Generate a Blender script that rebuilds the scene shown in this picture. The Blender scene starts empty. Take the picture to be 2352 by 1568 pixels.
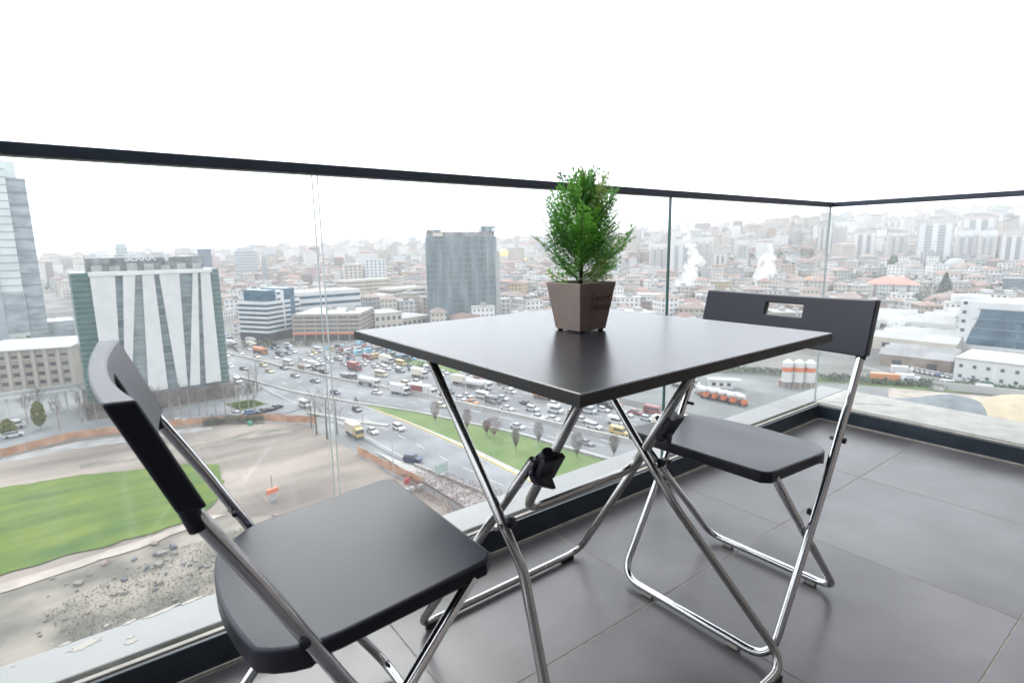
import bpy, bmesh, math, random
from mathutils import Vector, Matrix, noise as mnoise
random.seed(7)
C = bpy.context.scene.collection
S = bpy.context.scene
PI = math.pi

# ------------------------------------------------------------------ camera
CAMX, CAMY, CAMZ = -2.9276, -1.2653, 0.9084
YAW, PITCH, ROLL = math.radians(53.121), math.radians(-9.846), math.radians(-0.8137)
FPX, VW, VH = 1278.1, 2352.0, 1568.0
_d = Vector((math.cos(YAW)*math.cos(PITCH), math.sin(YAW)*math.cos(PITCH), math.sin(PITCH)))
_r = Vector((math.sin(YAW), -math.cos(YAW), 0.0))
_u = _r.cross(_d)
_r2 = _r*math.cos(ROLL) + _u*math.sin(ROLL)
_u2 = -_r*math.sin(ROLL) + _u*math.cos(ROLL)
cam = bpy.data.cameras.new('camera')
cam.sensor_width = 36.0
cam.lens = FPX/VW*36.0
cam.clip_start = 0.02
cam.clip_end = 20000.0
cam.dof.use_dof = True
cam.dof.focus_distance = 1.35
cam.dof.aperture_fstop = 7.1
camo = bpy.data.objects.new('camera', cam)
C.objects.link(camo)
camo.matrix_world = Matrix(((_r2.x, _u2.x, -_d.x, CAMX), (_r2.y, _u2.y, -_d.y, CAMY), (_r2.z, _u2.z, -_d.z, CAMZ), (0, 0, 0, 1)))
S.camera = camo

# ------------------------------------------------------------------ world, sun, exposure
SUN_EL, SUN_AZ = math.radians(48), math.radians(75)     # direction the light comes from (az measured from +X)
w = bpy.data.worlds.new('World'); S.world = w; w.use_nodes = True
nt = w.node_tree; nt.nodes.clear()
sky = nt.nodes.new('ShaderNodeTexSky'); sky.sky_type = 'NISHITA'; sky.sun_disc = False
sky.sun_elevation = SUN_EL; sky.sun_rotation = PI/2 - SUN_AZ
sky.air_density = 1.0; sky.dust_density = 3.0; sky.ozone_density = 1.0
hs = nt.nodes.new('ShaderNodeHueSaturation'); hs.inputs['Saturation'].default_value = 0.10
tc = nt.nodes.new('ShaderNodeTexCoord')
mp = nt.nodes.new('ShaderNodeMapping'); mp.inputs['Scale'].default_value = (1.2, 1.2, 5.0)
nz = nt.nodes.new('ShaderNodeTexNoise'); nz.inputs['Scale'].default_value = 2.2; nz.inputs['Detail'].default_value = 6
cr = nt.nodes.new('ShaderNodeValToRGB')
cr.color_ramp.elements[0].position = 0.30; cr.color_ramp.elements[0].color = (8.3, 8.8, 9.9, 1)
cr.color_ramp.elements[1].position = 0.72; cr.color_ramp.elements[1].color = (10.8, 11.0, 11.6, 1)
mx = nt.nodes.new('ShaderNodeMix'); mx.data_type = 'RGBA'; mx.inputs[0].default_value = 0.72
bg = nt.nodes.new('ShaderNodeBackground'); bg.inputs['Strength'].default_value = 0.15
ow = nt.nodes.new('ShaderNodeOutputWorld')
L = nt.links.new
L(sky.outputs[0], hs.inputs['Color']); L(tc.outputs['Generated'], mp.inputs[0]); L(mp.outputs[0], nz.inputs['Vector'])
L(nz.outputs['Fac'], cr.inputs[0]); L(hs.outputs[0], mx.inputs[6]); L(cr.outputs[0], mx.inputs[7])
L(mx.outputs[2], bg.inputs['Color']); L(bg.outputs[0], ow.inputs['Surface'])
sl = bpy.data.lights.new('sun', 'SUN'); sl.energy = 0.9; sl.angle = math.radians(25); sl.color = (1.0, 0.97, 0.93)
so = bpy.data.objects.new('sun', sl); C.objects.link(so)
so.rotation_euler = Vector((math.cos(SUN_AZ)*math.cos(SUN_EL), math.sin(SUN_AZ)*math.cos(SUN_EL), math.sin(SUN_EL))).to_track_quat('Z', 'Y').to_euler()
S.view_settings.view_transform = 'Standard'; S.view_settings.look = 'None'
S.view_settings.exposure = 1.12; S.view_settings.gamma = 1.0; S.view_settings.use_curve_mapping = False
S.render.engine = 'CYCLES'
cy = S.cycles
cy.max_bounces = 8; cy.diffuse_bounces = 3; cy.glossy_bounces = 4; cy.transmission_bounces = 4
cy.transparent_max_bounces = 56; cy.volume_bounces = 1
cy.use_denoising = True
cy.caustics_reflective = False; cy.caustics_refractive = False
cy.sample_clamp_indirect = 6.0

# ------------------------------------------------------------------ pixel -> place helpers (v = 2352 px wide view of the photograph)
GZ = -50.0
CP = Vector((CAMX, CAMY, CAMZ))
def ray(px, py):
    return _d + _r2*((px - VW/2)/FPX) - _u2*((py - VH/2)/FPX)
def G(px, py, z=GZ):
    d = ray(px, py); t = (z - CAMZ)/d.z
    return CP + d*t
def ztop(p, px, py):
    """height of the vertical above ground point p seen at pixel row py (column px)"""
    d = ray(px, py); t = math.hypot(p[0]-CAMX, p[1]-CAMY)/math.hypot(d.x, d.y)
    return CAMZ + d.z*t
def sstep(a, b, x):
    t = min(1, max(0, (x-a)/(b-a))); return t*t*(3-2*t)
_AZH = [(-40, 60), (0, 60), (10, 62), (20, 52), (27, 40), (33, 30), (40, 20), (46, 12), (54, 4), (62, -2), (70, -8), (80, -22), (95, -36), (140, -36)]
def lerp_tab(tab, x):
    if x <= tab[0][0]: return tab[0][1]
    for (a, va), (b, vb) in zip(tab, tab[1:]):
        if x <= b: return va + (vb-va)*(x-a)/(b-a)
    return tab[-1][1]
def terrain(x, y):
    dx, dy = x-CAMX, y-CAMY
    r = math.hypot(dx, dy)
    if r < 420: return GZ
    az = math.degrees(math.atan2(dy, dx))
    if az < -60 or az > 150: return GZ
    top = lerp_tab(_AZH, az)
    h = (top-GZ)*(0.75*sstep(430, 1500, r) + 0.25*sstep(1200, 2300, r))
    n = mnoise.noise(Vector((x/260.0, y/260.0, 0.3)))*14*sstep(500, 1100, r) + mnoise.noise(Vector((x/90.0, y/90.0, 4.3)))*4*sstep(500, 900, r)
    h += n*min(1, (top-GZ)/50)
    return GZ + max(0, h)
def hit(px, py):
    d = ray(px, py); hd = math.hypot(d.x, d.y); d = d/hd
    r = 60.0
    while r < 4000:
        p = CP + d*r
        if p.z <= terrain(p.x, p.y): return Vector((p.x, p.y, terrain(p.x, p.y)))
        r += 2.0
    p = CP + d*2200
    return Vector((p.x, p.y, terrain(p.x, p.y)))

# ------------------------------------------------------------------ materials
MATS = {}
def mat(name, col, rough=0.6, metal=0.0, var=0.0, scale=5.0, bump=0.0, bscale=40.0, spec=0.5, col2=None, detail=4.0, coords='Object', stretch=(1, 1, 1), lo=0.35, hi=0.65, rvar=0.0):
    if name in MATS: return MATS[name]
    m = bpy.data.materials.new(name); m.use_nodes = True
    nt = m.node_tree; b = nt.nodes['Principled BSDF']
    b.inputs['Roughness'].default_value = rough; b.inputs['Metallic'].default_value = metal
    b.inputs['Specular IOR Level'].default_value = spec
    c = (col[0], col[1], col[2], 1)
    b.inputs['Base Color'].default_value = c
    if var > 0 or col2 or bump > 0 or rvar > 0:
        t = nt.nodes.new('ShaderNodeTexCoord'); mpn = nt.nodes.new('ShaderNodeMapping'); mpn.inputs['Scale'].default_value = stretch
        nt.links.new(t.outputs[coords], mpn.inputs[0])
    if var > 0 or col2:
        n = nt.nodes.new('ShaderNodeTexNoise'); n.inputs['Scale'].default_value = scale; n.inputs['Detail'].default_value = detail
        nt.links.new(mpn.outputs[0], n.inputs['Vector'])
        r = nt.nodes.new('ShaderNodeValToRGB')
        a = [max(0, v*(1-var)) for v in col]; z = col2 if col2 else [min(1, v*(1+var)) for v in col]
        r.color_ramp.elements[0].position = lo; r.color_ramp.elements[1].position = hi
        r.color_ramp.elements[0].color = (a[0], a[1], a[2], 1); r.color_ramp.elements[1].color = (z[0], z[1], z[2], 1)
        nt.links.new(n.outputs['Fac'], r.inputs[0]); nt.links.new(r.outputs[0], b.inputs['Base Color'])
    if rvar > 0:
        n3 = nt.nodes.new('ShaderNodeTexNoise'); n3.inputs['Scale'].default_value = scale*1.7; n3.inputs['Detail'].default_value = 5
        nt.links.new(mpn.outputs[0], n3.inputs['Vector'])
        mr = nt.nodes.new('ShaderNodeMapRange'); mr.inputs['To Min'].default_value = rough-rvar; mr.inputs['To Max'].default_value = rough+rvar
        mr.inputs['From Min'].default_value = 0.3; mr.inputs['From Max'].default_value = 0.7
        nt.links.new(n3.outputs['Fac'], mr.inputs[0]); nt.links.new(mr.outputs[0], b.inputs['Roughness'])
    if bump > 0:
        n2 = nt.nodes.new('ShaderNodeTexNoise'); n2.inputs['Scale'].default_value = bscale; n2.inputs['Detail'].default_value = 3
        nt.links.new(mpn.outputs[0], n2.inputs['Vector'])
        bp = nt.nodes.new('ShaderNodeBump'); bp.inputs['Strength'].default_value = bump; bp.inputs['Distance'].default_value = 0.01
        nt.links.new(n2.outputs['Fac'], bp.inputs['Height']); nt.links.new(bp.outputs[0], b.inputs['Normal'])
    MATS[name] = m
    return m
def wmat(name, wall, glass=(0.10, 0.12, 0.14), cw=2.8, ch=3.0, wu=(0.28, 0.72), wv=(0.32, 0.74), var=0.12):
    """wall with rows of window openings laid out in UV metres (only for buildings too far to tell their windows apart)"""
    if name in MATS: return MATS[name]
    m = bpy.data.materials.new(name); m.use_nodes = True
    nt = m.node_tree; b = nt.nodes['Principled BSDF']; N = nt.nodes.new; K = nt.links.new
    uv = N('ShaderNodeUVMap'); sp = N('ShaderNodeSeparateXYZ'); K(uv.outputs[0], sp.inputs[0])
    def band(sock, cell, a, z):
        d = N('ShaderNodeMath'); d.operation = 'DIVIDE'; d.inputs[1].default_value = cell; K(sock, d.inputs[0])
        f = N('ShaderNodeMath'); f.operation = 'FRACT'; K(d.outputs[0], f.inputs[0])
        g = N('ShaderNodeMath'); g.operation = 'GREATER_THAN'; g.inputs[1].default_value = a; K(f.outputs[0], g.inputs[0])
        l = N('ShaderNodeMath'); l.operation = 'LESS_THAN'; l.inputs[1].default_value = z; K(f.outputs[0], l.inputs[0])
        q = N('ShaderNodeMath'); q.operation = 'MULTIPLY'; K(g.outputs[0], q.inputs[0]); K(l.outputs[0], q.inputs[1]); return q.outputs[0]
    u = band(sp.outputs[0], cw, *wu); v = band(sp.outputs[1], ch, *wv)
    q = N('ShaderNodeMath'); q.operation = 'MULTIPLY'; K(u, q.inputs[0]); K(v, q.inputs[1])
    t = N('ShaderNodeTexCoord'); n = N('ShaderNodeTexNoise'); n.inputs['Scale'].default_value = 0.05; n.inputs['Detail'].default_value = 5; K(t.outputs['Object'], n.inputs['Vector'])
    r = N('ShaderNodeValToRGB'); r.color_ramp.elements[0].position = 0.35; r.color_ramp.elements[1].position = 0.65
    r.color_ramp.elements[0].color = tuple(c*(1-var) for c in wall)+(1,); r.color_ramp.elements[1].color = tuple(min(1, c*(1+var)) for c in wall)+(1,)
    K(n.outputs['Fac'], r.inputs[0])
    mi = N('ShaderNodeMix'); mi.data_type = 'RGBA'; K(q.outputs[0], mi.inputs[0]); K(r.outputs[0], mi.inputs[6]); mi.inputs[7].default_value = glass+(1,)
    K(mi.outputs[2], b.inputs['Base Color'])
    rg = N('ShaderNodeMath'); rg.operation = 'MULTIPLY_ADD'; rg.inputs[1].default_value = -0.6; rg.inputs[2].default_value = 0.8; K(q.outputs[0], rg.inputs[0]); K(rg.outputs[0], b.inputs['Roughness'])
    MATS[name] = m
    return m

# ------------------------------------------------------------------ mesh helpers
class MB:
    def __init__(s): s.v = []; s.f = []; s.m = []; s.uv = []
    def add(s, vs, fs, mi=0, uvs=None):
        o = len(s.v); s.v += [tuple(v) for v in vs]
        for k, f in enumerate(fs):
            s.f.append(tuple(i+o for i in f)); s.m.append(mi); s.uv.append(uvs[k] if uvs else None)
    def box(s, x0, x1, y0, y1, z0, z1, mi=0, M=None):
        vs = [Vector((x, y, z)) for z in (z0, z1) for y in (y0, y1) for x in (x0, x1)]
        if M is not None: vs = [M @ v for v in vs]
        w, d, h = x1-x0, y1-y0, z1-z0
        U = lambda a, b: [(0, z0), (a, z0), (a, z1), (0, z1)]
        fs = [(0, 2, 3, 1), (4, 5, 7, 6), (0, 1, 5, 4), (1, 3, 7, 5), (3, 2, 6, 7), (2, 0, 4, 6)]
        s.add(vs, fs, mi, [None, None, U(w, h), U(d, h), U(w, h), U(d, h)])
    def prism(s, poly, z0, z1, mi=0, top=None):
        n = len(poly); vs = [(p[0], p[1], z0) for p in poly]+[(p[0], p[1], z1) for p in poly]
        fs = [tuple(range(n-1, -1, -1)), tuple(range(n, 2*n))]+[(i, (i+1) % n, n+(i+1) % n, n+i) for i in range(n)]
        s.add(vs, fs[:1]+fs[2:], mi); s.add(vs, [fs[1]], mi if top is None else top)
    def tube(s, pts, r, n=10, mi=0, caps=True, rx=None):
        pts = [Vector(p) for p in pts]; rr = r if isinstance(r, (list, tuple)) else [r]*len(pts)
        t0 = (pts[1]-pts[0]).normalized(); up = Vector((0, 0, 1)) if abs(t0.z) < 0.9 else Vector((1, 0, 0))
        a = t0.cross(up).normalized(); vs = []
        for i, p in enumerate(pts):
            t = (pts[min(i+1, len(pts)-1)]-pts[max(i-1, 0)]).normalized()
            a = (a - t*a.dot(t)).normalized(); b = t.cross(a)
            for k in range(n):
                an = 2*PI*k/n; vs.append(p + (a*math.cos(an)+b*math.sin(an))*rr[i])
        fs = [(i*n+k, i*n+(k+1) % n, (i+1)*n+(k+1) % n, (i+1)*n+k) for i in range(len(pts)-1) for k in range(n)]
        if caps: fs += [tuple(range(n-1, -1, -1)), tuple(range((len(pts)-1)*n, len(pts)*n))]
        s.add(vs, fs, mi)
    def mesh(s, name, mats, smooth=False):
        me = bpy.data.meshes.new(name); me.from_pydata(s.v, [], s.f)
        for m in (mats if isinstance(mats, (list, tuple)) else [mats]): me.materials.append(m)
        me.polygons.foreach_set('material_index', s.m)
        if any(u for u in s.uv):
            l = me.uv_layers.new(name='UVMap'); k = 0
            for p, u in zip(me.polygons, s.uv):
                for j, li in enumerate(p.loop_indices):
                    if u: l.data[li].uv = u[j]
        if smooth: me.polygons.foreach_set('use_smooth', [True]*len(me.polygons))
        me.update(); return me
    def obj(s, name, mats, parent=None, smooth=False, loc=None):
        o = bpy.data.objects.new(name, s.mesh(name, mats, smooth)); C.objects.link(o)
        if parent: o.parent = parent
        if loc: o.location = loc
        return o
def fillet(pts, r, n=7):
    pts = [Vector(p) for p in pts]; out = [pts[0]]
    for i in range(1, len(pts)-1):
        p, a, b = pts[i], pts[i-1], pts[i+1]
        rad = r[i-1] if isinstance(r, (list, tuple)) else r
        u, v = (a-p).normalized(), (b-p).normalized(); ang = u.angle(v)
        if ang > 3.1 or rad <= 0: out.append(p); continue
        t = min(rad/math.tan(ang/2), 0.48*(a-p).length, 0.48*(b-p).length)
        s0, s1 = p+u*t, p+v*t
        for k in range(n+1):
            q = k/n; out.append(s0*(1-q)**2 + p*2*q*(1-q) + s1*q*q)
    out.append(pts[-1]); return out
def tag(o, label=None, cat=None, group=None, kind=None):
    if label: o['label'] = label
    if cat: o['category'] = cat
    if group: o['group'] = group
    if kind: o['kind'] = kind
    return o
def thing(name, label, cat, loc=(0, 0, 0), rz=0.0, group=None):
    o = bpy.data.objects.new(name, None); o.empty_display_size = 0.1; C.objects.link(o)
    o.location = loc; o.rotation_euler = (0, 0, rz); return tag(o, label, cat, group)
def inst(name, me, parent=None, loc=(0, 0, 0), rz=0.0, sc=None):
    o = bpy.data.objects.new(name, me); C.objects.link(o); o.parent = parent; o.location = loc; o.rotation_euler = (0, 0, rz)
    if sc: o.scale = sc
    return o
def bevel(o, w=0.003, seg=2, ang=35):
    m = o.modifiers.new('bevel', 'BEVEL'); m.width = w; m.segments = seg; m.limit_method = 'ANGLE'; m.angle_limit = math.radians(ang)
    return o
def smooth(o, ang=40):
    me = o.data; me.polygons.foreach_set('use_smooth', [True]*len(me.polygons))
    try: me.set_sharp_from_angle(angle=math.radians(ang))
    except Exception: pass
    return o
def dup(root, name, loc, rz, label, group=None, cat=None):
    r = root.copy(); C.objects.link(r); r.location = loc; r.rotation_euler = (0, 0, rz); r['label'] = label
    if group: r['group'] = group
    for ch in root.children:
        c = ch.copy(); C.objects.link(c); c.parent = r
        for g in ch.children:
            d = g.copy(); C.objects.link(d); d.parent = c
    return r
# ================================================================== BALCONY
m_tile = mat('tile_grey', (0.085, 0.083, 0.088), rough=0.36, var=0.22, scale=2.2, bump=0.03, bscale=140, detail=7, rvar=0.05, coords='Generated')
def tile_material():
    m = bpy.data.materials.new('porcelain_tile'); m.use_nodes = True
    nt = m.node_tree; b = nt.nodes['Principled BSDF']; N = nt.nodes.new; K = nt.links.new
    g = N('ShaderNodeNewGeometry'); oi = N('ShaderNodeObjectInfo')
    ad = N('ShaderNodeVectorMath'); ad.operation = 'ADD'
    sc = N('ShaderNodeVectorMath'); sc.operation = 'SCALE'; sc.inputs['Scale'].default_value = 0.0
    K(g.outputs['Position'], ad.inputs[0])
    cb = N('ShaderNodeCombineXYZ'); ml = N('ShaderNodeMath'); ml.operation = 'MULTIPLY'; ml.inputs[1].default_value = 30
    K(oi.outputs['Random'], ml.inputs[0]); K(ml.outputs[0], cb.inputs[0]); K(cb.outputs[0], ad.inputs[1])
    n1 = N('ShaderNodeTexNoise'); n1.inputs['Scale'].default_value = 2.4; n1.inputs['Detail'].default_value = 7; n1.inputs['Roughness'].default_value = 0.5
    K(ad.outputs[0], n1.inputs['Vector'])
    r = N('ShaderNodeValToRGB'); r.color_ramp.elements[0].position = 0.32; r.color_ramp.elements[1].position = 0.70
    r.color_ramp.elements[0].color = (0.050, 0.047, 0.049, 1); r.color_ramp.elements[1].color = (0.122, 0.117, 0.121, 1)
    K(n1.outputs['Fac'], r.inputs[0]); K(r.outputs[0], b.inputs['Base Color'])
    n2 = N('ShaderNodeTexNoise'); n2.inputs['Scale'].default_value = 2.2; n2.inputs['Detail'].default_value = 3; K(g.outputs['Position'], n2.inputs['Vector'])
    mr = N('ShaderNodeMapRange'); mr.inputs['From Min'].default_value = 0.3; mr.inputs['From Max'].default_value = 0.7; mr.inputs['To Min'].default_value = 0.285; mr.inputs['To Max'].default_value = 0.36
    K(n2.outputs['Fac'], mr.inputs[0]); K(mr.outputs[0], b.inputs['Roughness'])
    n3 = N('ShaderNodeTexNoise'); n3.inputs['Scale'].default_value = 220; n3.inputs['Detail'].default_value = 2; K(g.outputs['Position'], n3.inputs['Vector'])
    bp = N('ShaderNodeBump'); bp.inputs['Strength'].default_value = 0.0
    return m
m_tile = tile_material()
m_grout = mat('grout_beige', (0.21, 0.19, 0.165), rough=0.9, var=0.2, scale=30)
m_skirt = mat('dark_aluminium', (0.020, 0.029, 0.041), rough=0.42, var=0.2, scale=8, rvar=0.05)
m_strip = mat('beige_strip', (0.33, 0.31, 0.27), rough=0.55, var=0.15, scale=20)
m_ledge = mat('white_painted_metal', (0.275, 0.278, 0.275), rough=0.5, var=0.05, scale=3, bump=0.02, bscale=30)
m_stone = mat('pale_stone', (0.37, 0.362, 0.34), rough=0.75, var=0.12, scale=12, bump=0.15, bscale=60, detail=8)
m_peel = mat('bare_filler', (0.40, 0.38, 0.335), rough=0.8, var=0.05, scale=20)
m_rail = mat('rail_black', (0.028, 0.041, 0.060), rough=0.5, var=0.15, scale=10)
m_plaster = mat('render_wall_warm', (0.17, 0.15, 0.135), rough=0.85, var=0.08, scale=3, bump=0.1)
m_soffit = mat('soffit_grey', (0.42, 0.41, 0.40), rough=0.9, var=0.05, scale=2)

YW = -1.78          # face of the building behind the camera
XL = -6.0
mb = MB(); mb.box(XL, 0.0, YW, 0.0, -0.22, -0.0008)
fl = tag(mb.obj('balcony_floor', m_grout), kind='structure')
# tiles: every one an object; grid lines found at x = -1.836, -1.215 ... and y = -0.441, -1.026
gx = [-1.836 + 0.6045*i for i in range(-7, 4)]
xs = [XL] + [g for g in gx if g > XL+0.02 and g < -0.03] + [0.0]
ys = [0.0, -0.4416, -1.0300, -1.6320, YW]
g2 = 0.0017
tile_cache = {}
for i in range(len(xs)-1):
    for j in range(len(ys)-1):
        x0, x1 = xs[i]+(g2 if i else 0.0), xs[i+1]-(g2 if i < len(xs)-2 else 0.012)
        y1, y0 = ys[j]-(g2 if j else 0.010), ys[j+1]+g2
        w_, d_ = round(x1-x0, 4), round(y1-y0, 4)
        if (w_, d_) not in tile_cache:
            t = MB(); t.box(-w_/2, w_/2, -d_/2, d_/2, -0.004, 0.0); tile_cache[(w_, d_)] = t.mesh('tile', m_tile)
        o = inst('tile', tile_cache[(w_, d_)], fl, ((x0+x1)/2, (y0+y1)/2, random.uniform(-0.0002, 0.0002)))
        bevel(o, 0.0006, 1)

# parapet of the balcony: skirting, strip, ledge
pr = thing('parapet', 'low balcony parapet with dark skirting and white ledge around the tiled floor', 'parapet')
HS = 0.074
mb = MB(); mb.box(XL, 0.0, 0.0, 0.012, 0.004, HS); mb.box(0.0, 0.012, YW, 0.012, 0.004, HS-0.006)
bevel(mb.obj('skirting', m_skirt, pr), 0.0015, 1)
mb = MB(); mb.box(XL, 0.0, -0.006, 0.0, -0.004, 0.005); mb.box(-0.006, 0.0, YW, -0.006, -0.004, 0.005)
mb.obj('floor_sealant', m_strip, pr)
mb = MB(); mb.box(XL, 0.024, 0.0125, 0.026, 0.0, HS+0.004); mb.box(0.0125, 0.026, YW, 0.0125, 0.0, HS+0.001)
bevel(mb.obj('capping_strip', m_strip, pr), 0.0015, 1)
mb = MB(); mb.box(XL, 0.43, 0.058, 0.185, -0.20, HS-0.004)
bevel(mb.obj('ledge', m_ledge, pr), 0.004, 2)
mb = MB(); mb.box(0.062, 0.43, YW-0.4, 0.0565, -0.20, HS-0.004)
bevel(mb.obj('ledge', m_stone, pr), 0.004, 2)['label'] = 'pale stone ledge outside the short glass side'
# thin dark line that runs diagonally over the ledge at the corner
mb = MB(); mb.box(0.0, 0.30, -0.0015, 0.0015, HS-0.0045, HS-0.0032, M=Matrix.Translation((0.10, 0.0, 0)) @ Matrix.Rotation(math.radians(-52), 4, 'Z'))
mb.obj('ledge_line', m_skirt, pr)
mb = MB(); mb.box(XL, 0.058, 0.0262, 0.0578, -0.02, 0.035); mb.box(0.0262, 0.0618, YW, 0.026, -0.02, 0.035)
mb.obj('glass_channel', m_skirt, pr)
# peeled patches on the near end of the ledge
def blob(cx, cy, a, b, rot, seed):
    rnd = random.Random(seed); n = 22; P = []
    for k in range(n):
        t = 2*PI*k/n; f = 0.62+0.55*rnd.random()
        x, y = a*f*math.cos(t), b*f*math.sin(t)
        P.append((cx+x*math.cos(rot)-y*math.sin(rot), cy+x*math.sin(rot)+y*math.cos(rot)))
    return P
for k, (px, py, a, b) in enumerate([(195, 1480, .030, .014), (150, 1478, .012, .005), (300, 1473, .014, .009), (300, 1462, .008, .005), (375, 1402, .040, .009), (440, 1378, .028, .008), (297, 1428, .016, .006), (245, 1435, .006, .003), (1180, 1150, .012, .004), (1290, 1090, .010, .004), (910, 1190, .010, .004), (940, 1180, .006, .003), (120, 1479, .005, .002), (30, 1530, .003, .001), (1165, 1168, .004, .001)]):
    p = G(px, py, HS-0.004)
    mb = MB(); mb.prism(blob(p.x, p.y, a, b, 0.15, 40+k), HS-0.0041, HS-0.0032); mb.obj('peeled_patch', m_peel, pr)
# building behind and above the balcony (outside the frame)
hb = thing('apartment_tower', 'facade of the tower the balcony belongs to, behind the viewer', 'building')
mb = MB(); mb.box(-16, 6.0, YW-8.0, YW, GZ, 2.70); mb.obj('wall', m_plaster, hb)
mb = MB(); mb.box(XL, 0.06, YW, 0.06, -0.5, -0.221); mb.obj('balcony_slab', m_soffit, hb)
mb = MB(); mb.box(-16, 6.0, YW-8.0, YW+0.55, 2.75, 3.0); mb.obj('soffit', m_soffit, hb)
m_door = mat('door_glass_dark', (0.03, 0.035, 0.04), rough=0.08)
mb = MB(); mb.box(-5.4, -2.2, YW+0.001, YW+0.03, 0.05, 2.35); mb.obj('door_glass', m_door, hb)
mb = MB()
for x in (-5.45, -3.82, -2.2): mb.box(x, x+0.06, YW+0.001, YW+0.05, 0.0, 2.4)
mb.box(-5.39, -2.2, YW+0.001, YW+0.05, 2.35, 2.4); mb.obj('door_frame', m_skirt, hb)

# ------------------------------------------------------------------ glass balustrade
def glass_material(name='balustrade_glass'):
    m = bpy.data.materials.new(name); m.use_nodes = True
    nt = m.node_tree; nt.nodes.clear(); N = nt.nodes.new; K = nt.links.new
    out = N('ShaderNodeOutputMaterial'); tr = N('ShaderNodeBsdfTransparent'); tr.inputs[0].default_value = (0.962, 0.978, 0.972, 1)
    gl = N('ShaderNodeBsdfGlossy'); gl.inputs['Roughness'].default_value = 0.0
    lw = N('ShaderNodeLayerWeight'); lw.inputs['Blend'].default_value = 0.5
    pw = N('ShaderNodeMath'); pw.operation = 'POWER'; pw.inputs[1].default_value = 5.0; K(lw.outputs['Facing'], pw.inputs[0])
    fr = N('ShaderNodeMath'); fr.operation = 'MULTIPLY_ADD'; fr.inputs[1].default_value = 0.93; fr.inputs[2].default_value = 0.035; K(pw.outputs[0], fr.inputs[0])
    mx = N('ShaderNodeMixShader'); K(fr.outputs[0], mx.inputs[0]); K(tr.outputs[0], mx.inputs[1]); K(gl.outputs[0], mx.inputs[2])
    # dried rain and dust film
    tl = N('ShaderNodeBsdfTranslucent'); tl.inputs[0].default_value = (0.9, 0.9, 0.9, 1)
    df = N('ShaderNodeBsdfDiffuse'); df.inputs[0].default_value = (0.8, 0.8, 0.78, 1)
    ds = N('ShaderNodeMixShader'); ds.inputs[0].default_value = 0.4; K(tl.outputs[0], ds.inputs[1]); K(df.outputs[0], ds.inputs[2])
    g = N('ShaderNodeNewGeometry'); sp = N('ShaderNodeSeparateXYZ'); K(g.outputs['Position'], sp.inputs[0])
    mpn = N('ShaderNodeMapping'); mpn.inputs['Scale'].default_value = (26, 26, 1.6); K(g.outputs['Position'], mpn.inputs[0])
    n1 = N('ShaderNodeTexNoise'); n1.inputs['Scale'].default_value = 1.0; n1.inputs['Detail'].default_value = 6; K(mpn.outputs[0], n1.inputs['Vector'])
    mr = N('ShaderNodeMapRange'); mr.inputs['From Min'].default_value = 0.48; mr.inputs['From Max'].default_value = 0.78; mr.inputs['To Min'].default_value = 0.0; mr.inputs['To Max'].default_value = 0.045; K(n1.outputs['Fac'], mr.inputs[0])
    n2 = N('ShaderNodeTexNoise'); n2.inputs['Scale'].default_value = 3.0; n2.inputs['Detail'].default_value = 3; K(g.outputs['Position'], n2.inputs['Vector'])
    m2 = N('ShaderNodeMapRange'); m2.inputs['From Min'].default_value = 0.35; m2.inputs['From Max'].default_value = 0.7; m2.inputs['To Min'].default_value = 0.002; m2.inputs['To Max'].default_value = 0.010; K(n2.outputs['Fac'], m2.inputs[0])
    ad = N('ShaderNodeMath'); K(mr.outputs[0], ad.inputs[0]); K(m2.outputs[0], ad.inputs[1])
    m3 = N('ShaderNodeMixShader'); K(ad.outputs[0], m3.inputs[0]); K(mx.outputs[0], m3.inputs[1]); K(ds.outputs[0], m3.inputs[2])
    K(m3.outputs[0], out.inputs['Surface'])
    return m
m_glass = glass_material()
m_gedge = mat('glass_edge_green', (0.02, 0.12, 0.10), rough=0.15, spec=0.8)
m_gedge2 = mat('glass_edge_pale', (0.50, 0.58, 0.57), rough=0.35, spec=0.8)
bal = thing('glass_balustrade', 'frameless glass balustrade with slim dark handrail along two sides of the balcony', 'balustrade')
def pane(x0, x1, y0, y1, m_e, m_f=None):
    mb = MB()
    z0, z1 = 0.036, 1.0695
    mb.box(x0, x1, y0, y1, z0, z1)
    long_x = (x1-x0) > (y1-y0)
    # faces order: bottom, top, y0, x1, y1, x0
    for k in ((0, 1, 3, 5) if long_x else (0, 1, 2, 4)): mb.m[k] = 1
    if m_f: mb.m[3 if long_x else 2] = 2
    return mb.obj('glass_pane', [m_glass, m_e, m_f or m_e], bal)
YG0, YG1 = 0.036, 0.046
J = [-5.03, -3.768, -2.4985, -1.2225, 0.046]
pane(-6.2, J[0]-0.006, YG0, YG1, m_gedge); pane(J[0]+.006, J[1]-0.006, YG0, YG1, m_gedge)
pane(J[1]+.006, J[2]-0.006, YG0, YG1, m_gedge2); pane(J[2]+.006, J[3]-0.002, YG0, YG1, m_gedge2, m_gedge)
pane(J[3]+.002, J[4]-0.011, YG0, YG1, m_gedge, m_gedge2)
pane(0.036, 0.046, -1.22, YG1, m_gedge2); pane(0.036, 0.046, -1.80, -1.23, m_gedge)
mb = MB()
mb.box(-6.2, 0.062, 0.021, 0.061, 1.070, 1.0915)
mb.box(0.0215, 0.0615, -1.9, 0.0208, 1.070, 1.0914)
bevel(mb.obj('handrail', m_rail, bal), 0.0015, 1)

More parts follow.
